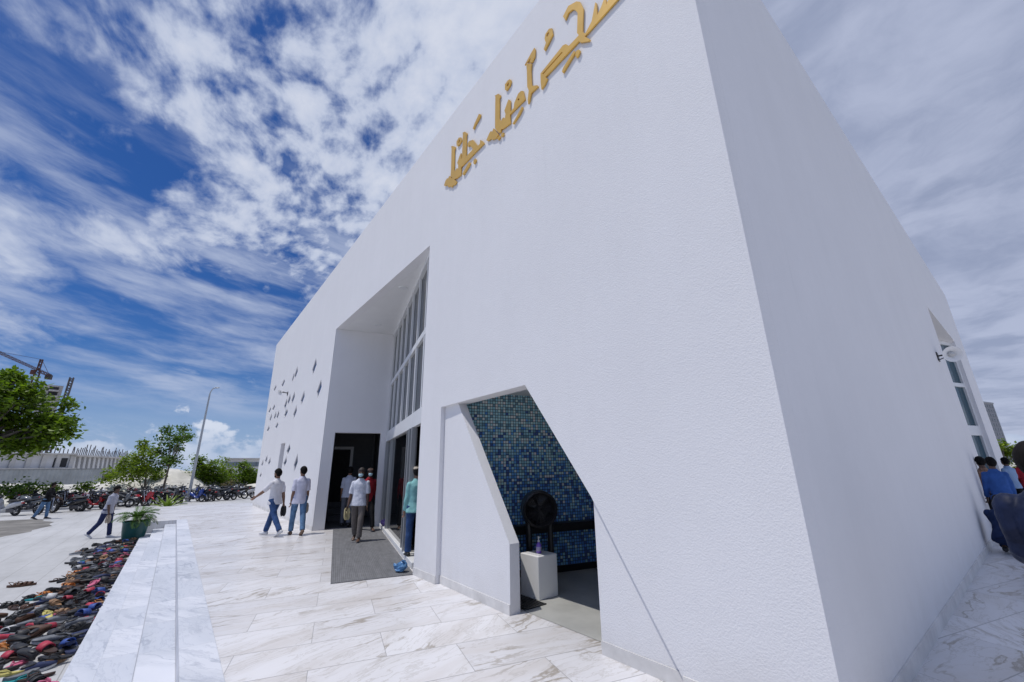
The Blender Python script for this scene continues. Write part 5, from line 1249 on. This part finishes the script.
# tower under construction, hoist and crane
TWR = mat('tower_concrete', (.46, .45, .44), .9, var=.12, vscale=.08)
a = flat(far(39, 395, 350), 0); b = flat(far(61, 395, 350), 0); d = (b-a).normalized(); n = V((-d.y, d.x, 0)); Lw = (b-a).length
if n.dot(CAM-a) < 0: n = -n
zt = far(52, 385, 350).z
TW = thing('unfinished_tower', 'pale concrete tower block under construction behind the big tree', 'building', ((a.x+b.x)/2, (a.y+b.y)/2, G))
m = MB(); m.box((a+b)/2 - n*7 + V((0, 0, (zt+G)/2)), (Lw, 14, zt-G), d, n); m.build('wall', TWR, TW)
m = MB(); m.box(b - d*3.4 + n*.12 + V((0, 0, zt-12)), (3.6, .2, 22), d, n); m.build('shaft', M_DARK, TW)
for k in range(6):
    m = MB(); m.box(b - d*3.2 + n*.9 + V((0, 0, zt-3.2-3.2*k)), (4.2, 1.6, .9), d, n); m.build('balcony', mat('raw_concrete'), TW)
    for q in range(2):
        m = MB(); m.box(a + d*(2.4+2.6*q) + n*.05 + V((0, 0, zt-2.6-3.2*k)), (1.2, .14, 1.4), d, n); m.build('window', M_DARK, TW)
def lattice(m, p, q, w, up, nseg, t_):
    p, q, up = V(p), V(q), V(up); dd = (q-p); s_ = dd.cross(up).normalized()*w/2; u2 = s_.cross(dd).normalized()*w/2
    cs = (s_+u2, s_-u2, -s_-u2, -s_+u2)
    for c_ in cs: m.bar(p+c_, q+c_, t_, t_)
    for k in range(nseg):
        f0, f1 = k/nseg, (k+1)/nseg
        for i_ in range(4):
            A_, B_ = cs[i_], cs[(i_+1) % 4]
            if k % 2: A_, B_ = B_, A_
            m.bar(p+dd*f0+A_, p+dd*f1+B_, t_*.8, t_*.8)
ph_ = flat(far(66.5, 395, 345), 0); HO = thing('construction_hoist', 'lattice hoist mast on the right side of the unfinished tower', 'hoist', (ph_.x, ph_.y, G))
m = MB(); lattice(m, flat(ph_, G), flat(ph_, far(66.5, 377, 345).z), 1.5, (1, 0, 0), 40, .45); m.build('mast', mat('hoist_steel', (.10, .09, .09), .7), HO)
pm = flat(far(37.5, 372, 335), 0); zc = far(37.5, 371, 335).z
CR = thing('tower_crane', 'dark red tower crane with its jib reaching out to the left above the tree', 'crane', (pm.x, pm.y, G))
m = MB(); lattice(m, flat(pm, G), flat(pm, zc), 1.8, (1, 0, 0), 40, .3); m.build('mast', M_RUST, CR)
je = far(-2, 352.5, 297); je.z = zc; jd = V((je.x-pm.x, je.y-pm.y, 0)).normalized(); jl = 62
m = MB(); lattice(m, flat(pm, zc+.6), flat(pm, zc+.6)+jd*jl, .9, (0, 0, 1), 36, .13); m.build('jib', M_RUST, CR)
m = MB(); lattice(m, flat(pm, zc+.4), flat(pm, zc+.4)-jd*15, 1.2, (0, 0, 1), 8, .18); m.build('counter_jib', M_RUST, CR)
m = MB(); m.box(flat(pm, zc-.6)-jd*14, (3, 2.2, 2.6), jd); bevel(m.build('counterweight', mat('weight_dark', (.06, .055, .055), .8), CR), .1)
m = MB(); lattice(m, flat(pm, zc), flat(pm, zc+6.5), 1.0, (1, 0, 0), 6, .35); m.build('apex', M_RUST, CR)
m = MB(); m.box(flat(pm, zc-.8)+jd.cross(V((0, 0, 1)))*1.6, (1.8, 1.6, 2.4), jd); m.build('cab', mat('cab_red', (.10, .035, .03), .5), CR)
m = MB(); m.bar(flat(pm, zc+6.5), flat(pm, zc+1.2)+jd*38, .14, .14); m.bar(flat(pm, zc+6.5), flat(pm, zc+1)-jd*13, .14, .14); m.build('stay_cable', M_RUST, CR)
m = MB(); m.tube([flat(pm, zc), flat(pm, zc)+jd*0.1], .01, 4)
# residential tower on the right
a = flat(far(985, 415, 400), 0); b = flat(far(997, 415, 420), 0); d = (b-a).normalized(); n = V((-d.y, d.x, 0)); Lw = (b-a).length
if n.dot(CAM-a) < 0: n = -n
zt = far(988, 402, 400).z
RT = thing('apartment_tower', 'tall grey apartment tower beyond the end of the side wall', 'building', ((a.x+b.x)/2, (a.y+b.y)/2, G))
m = MB(); m.box((a+b)/2 - n*8 + V((0, 0, (zt+G)/2)), (Lw, 16, zt-G), d, n); m.build('wall', mat('tower_grey', (.26, .27, .30), .8), RT)
wsrc = None
for r__ in range(11):
    for q in range(5):
        z_ = zt-1.8-3.0*r__; p = a + d*(Lw*(q+.5)/5) + n*.06
        m = MB(); m.box(p+V((0, 0, z_)), (Lw/5*.55, .14, 1.7), d, n); m.build('window', mat('tower_window', (.03, .04, .055), .2), RT)
m = MB(); m.box((a+b)/2 - n*8 + V((0, 0, zt+.5)), (Lw+.6, 16.6, 1), d, n); m.build('parapet', mat('tower_parapet', (.36, .37, .40), .8), RT)
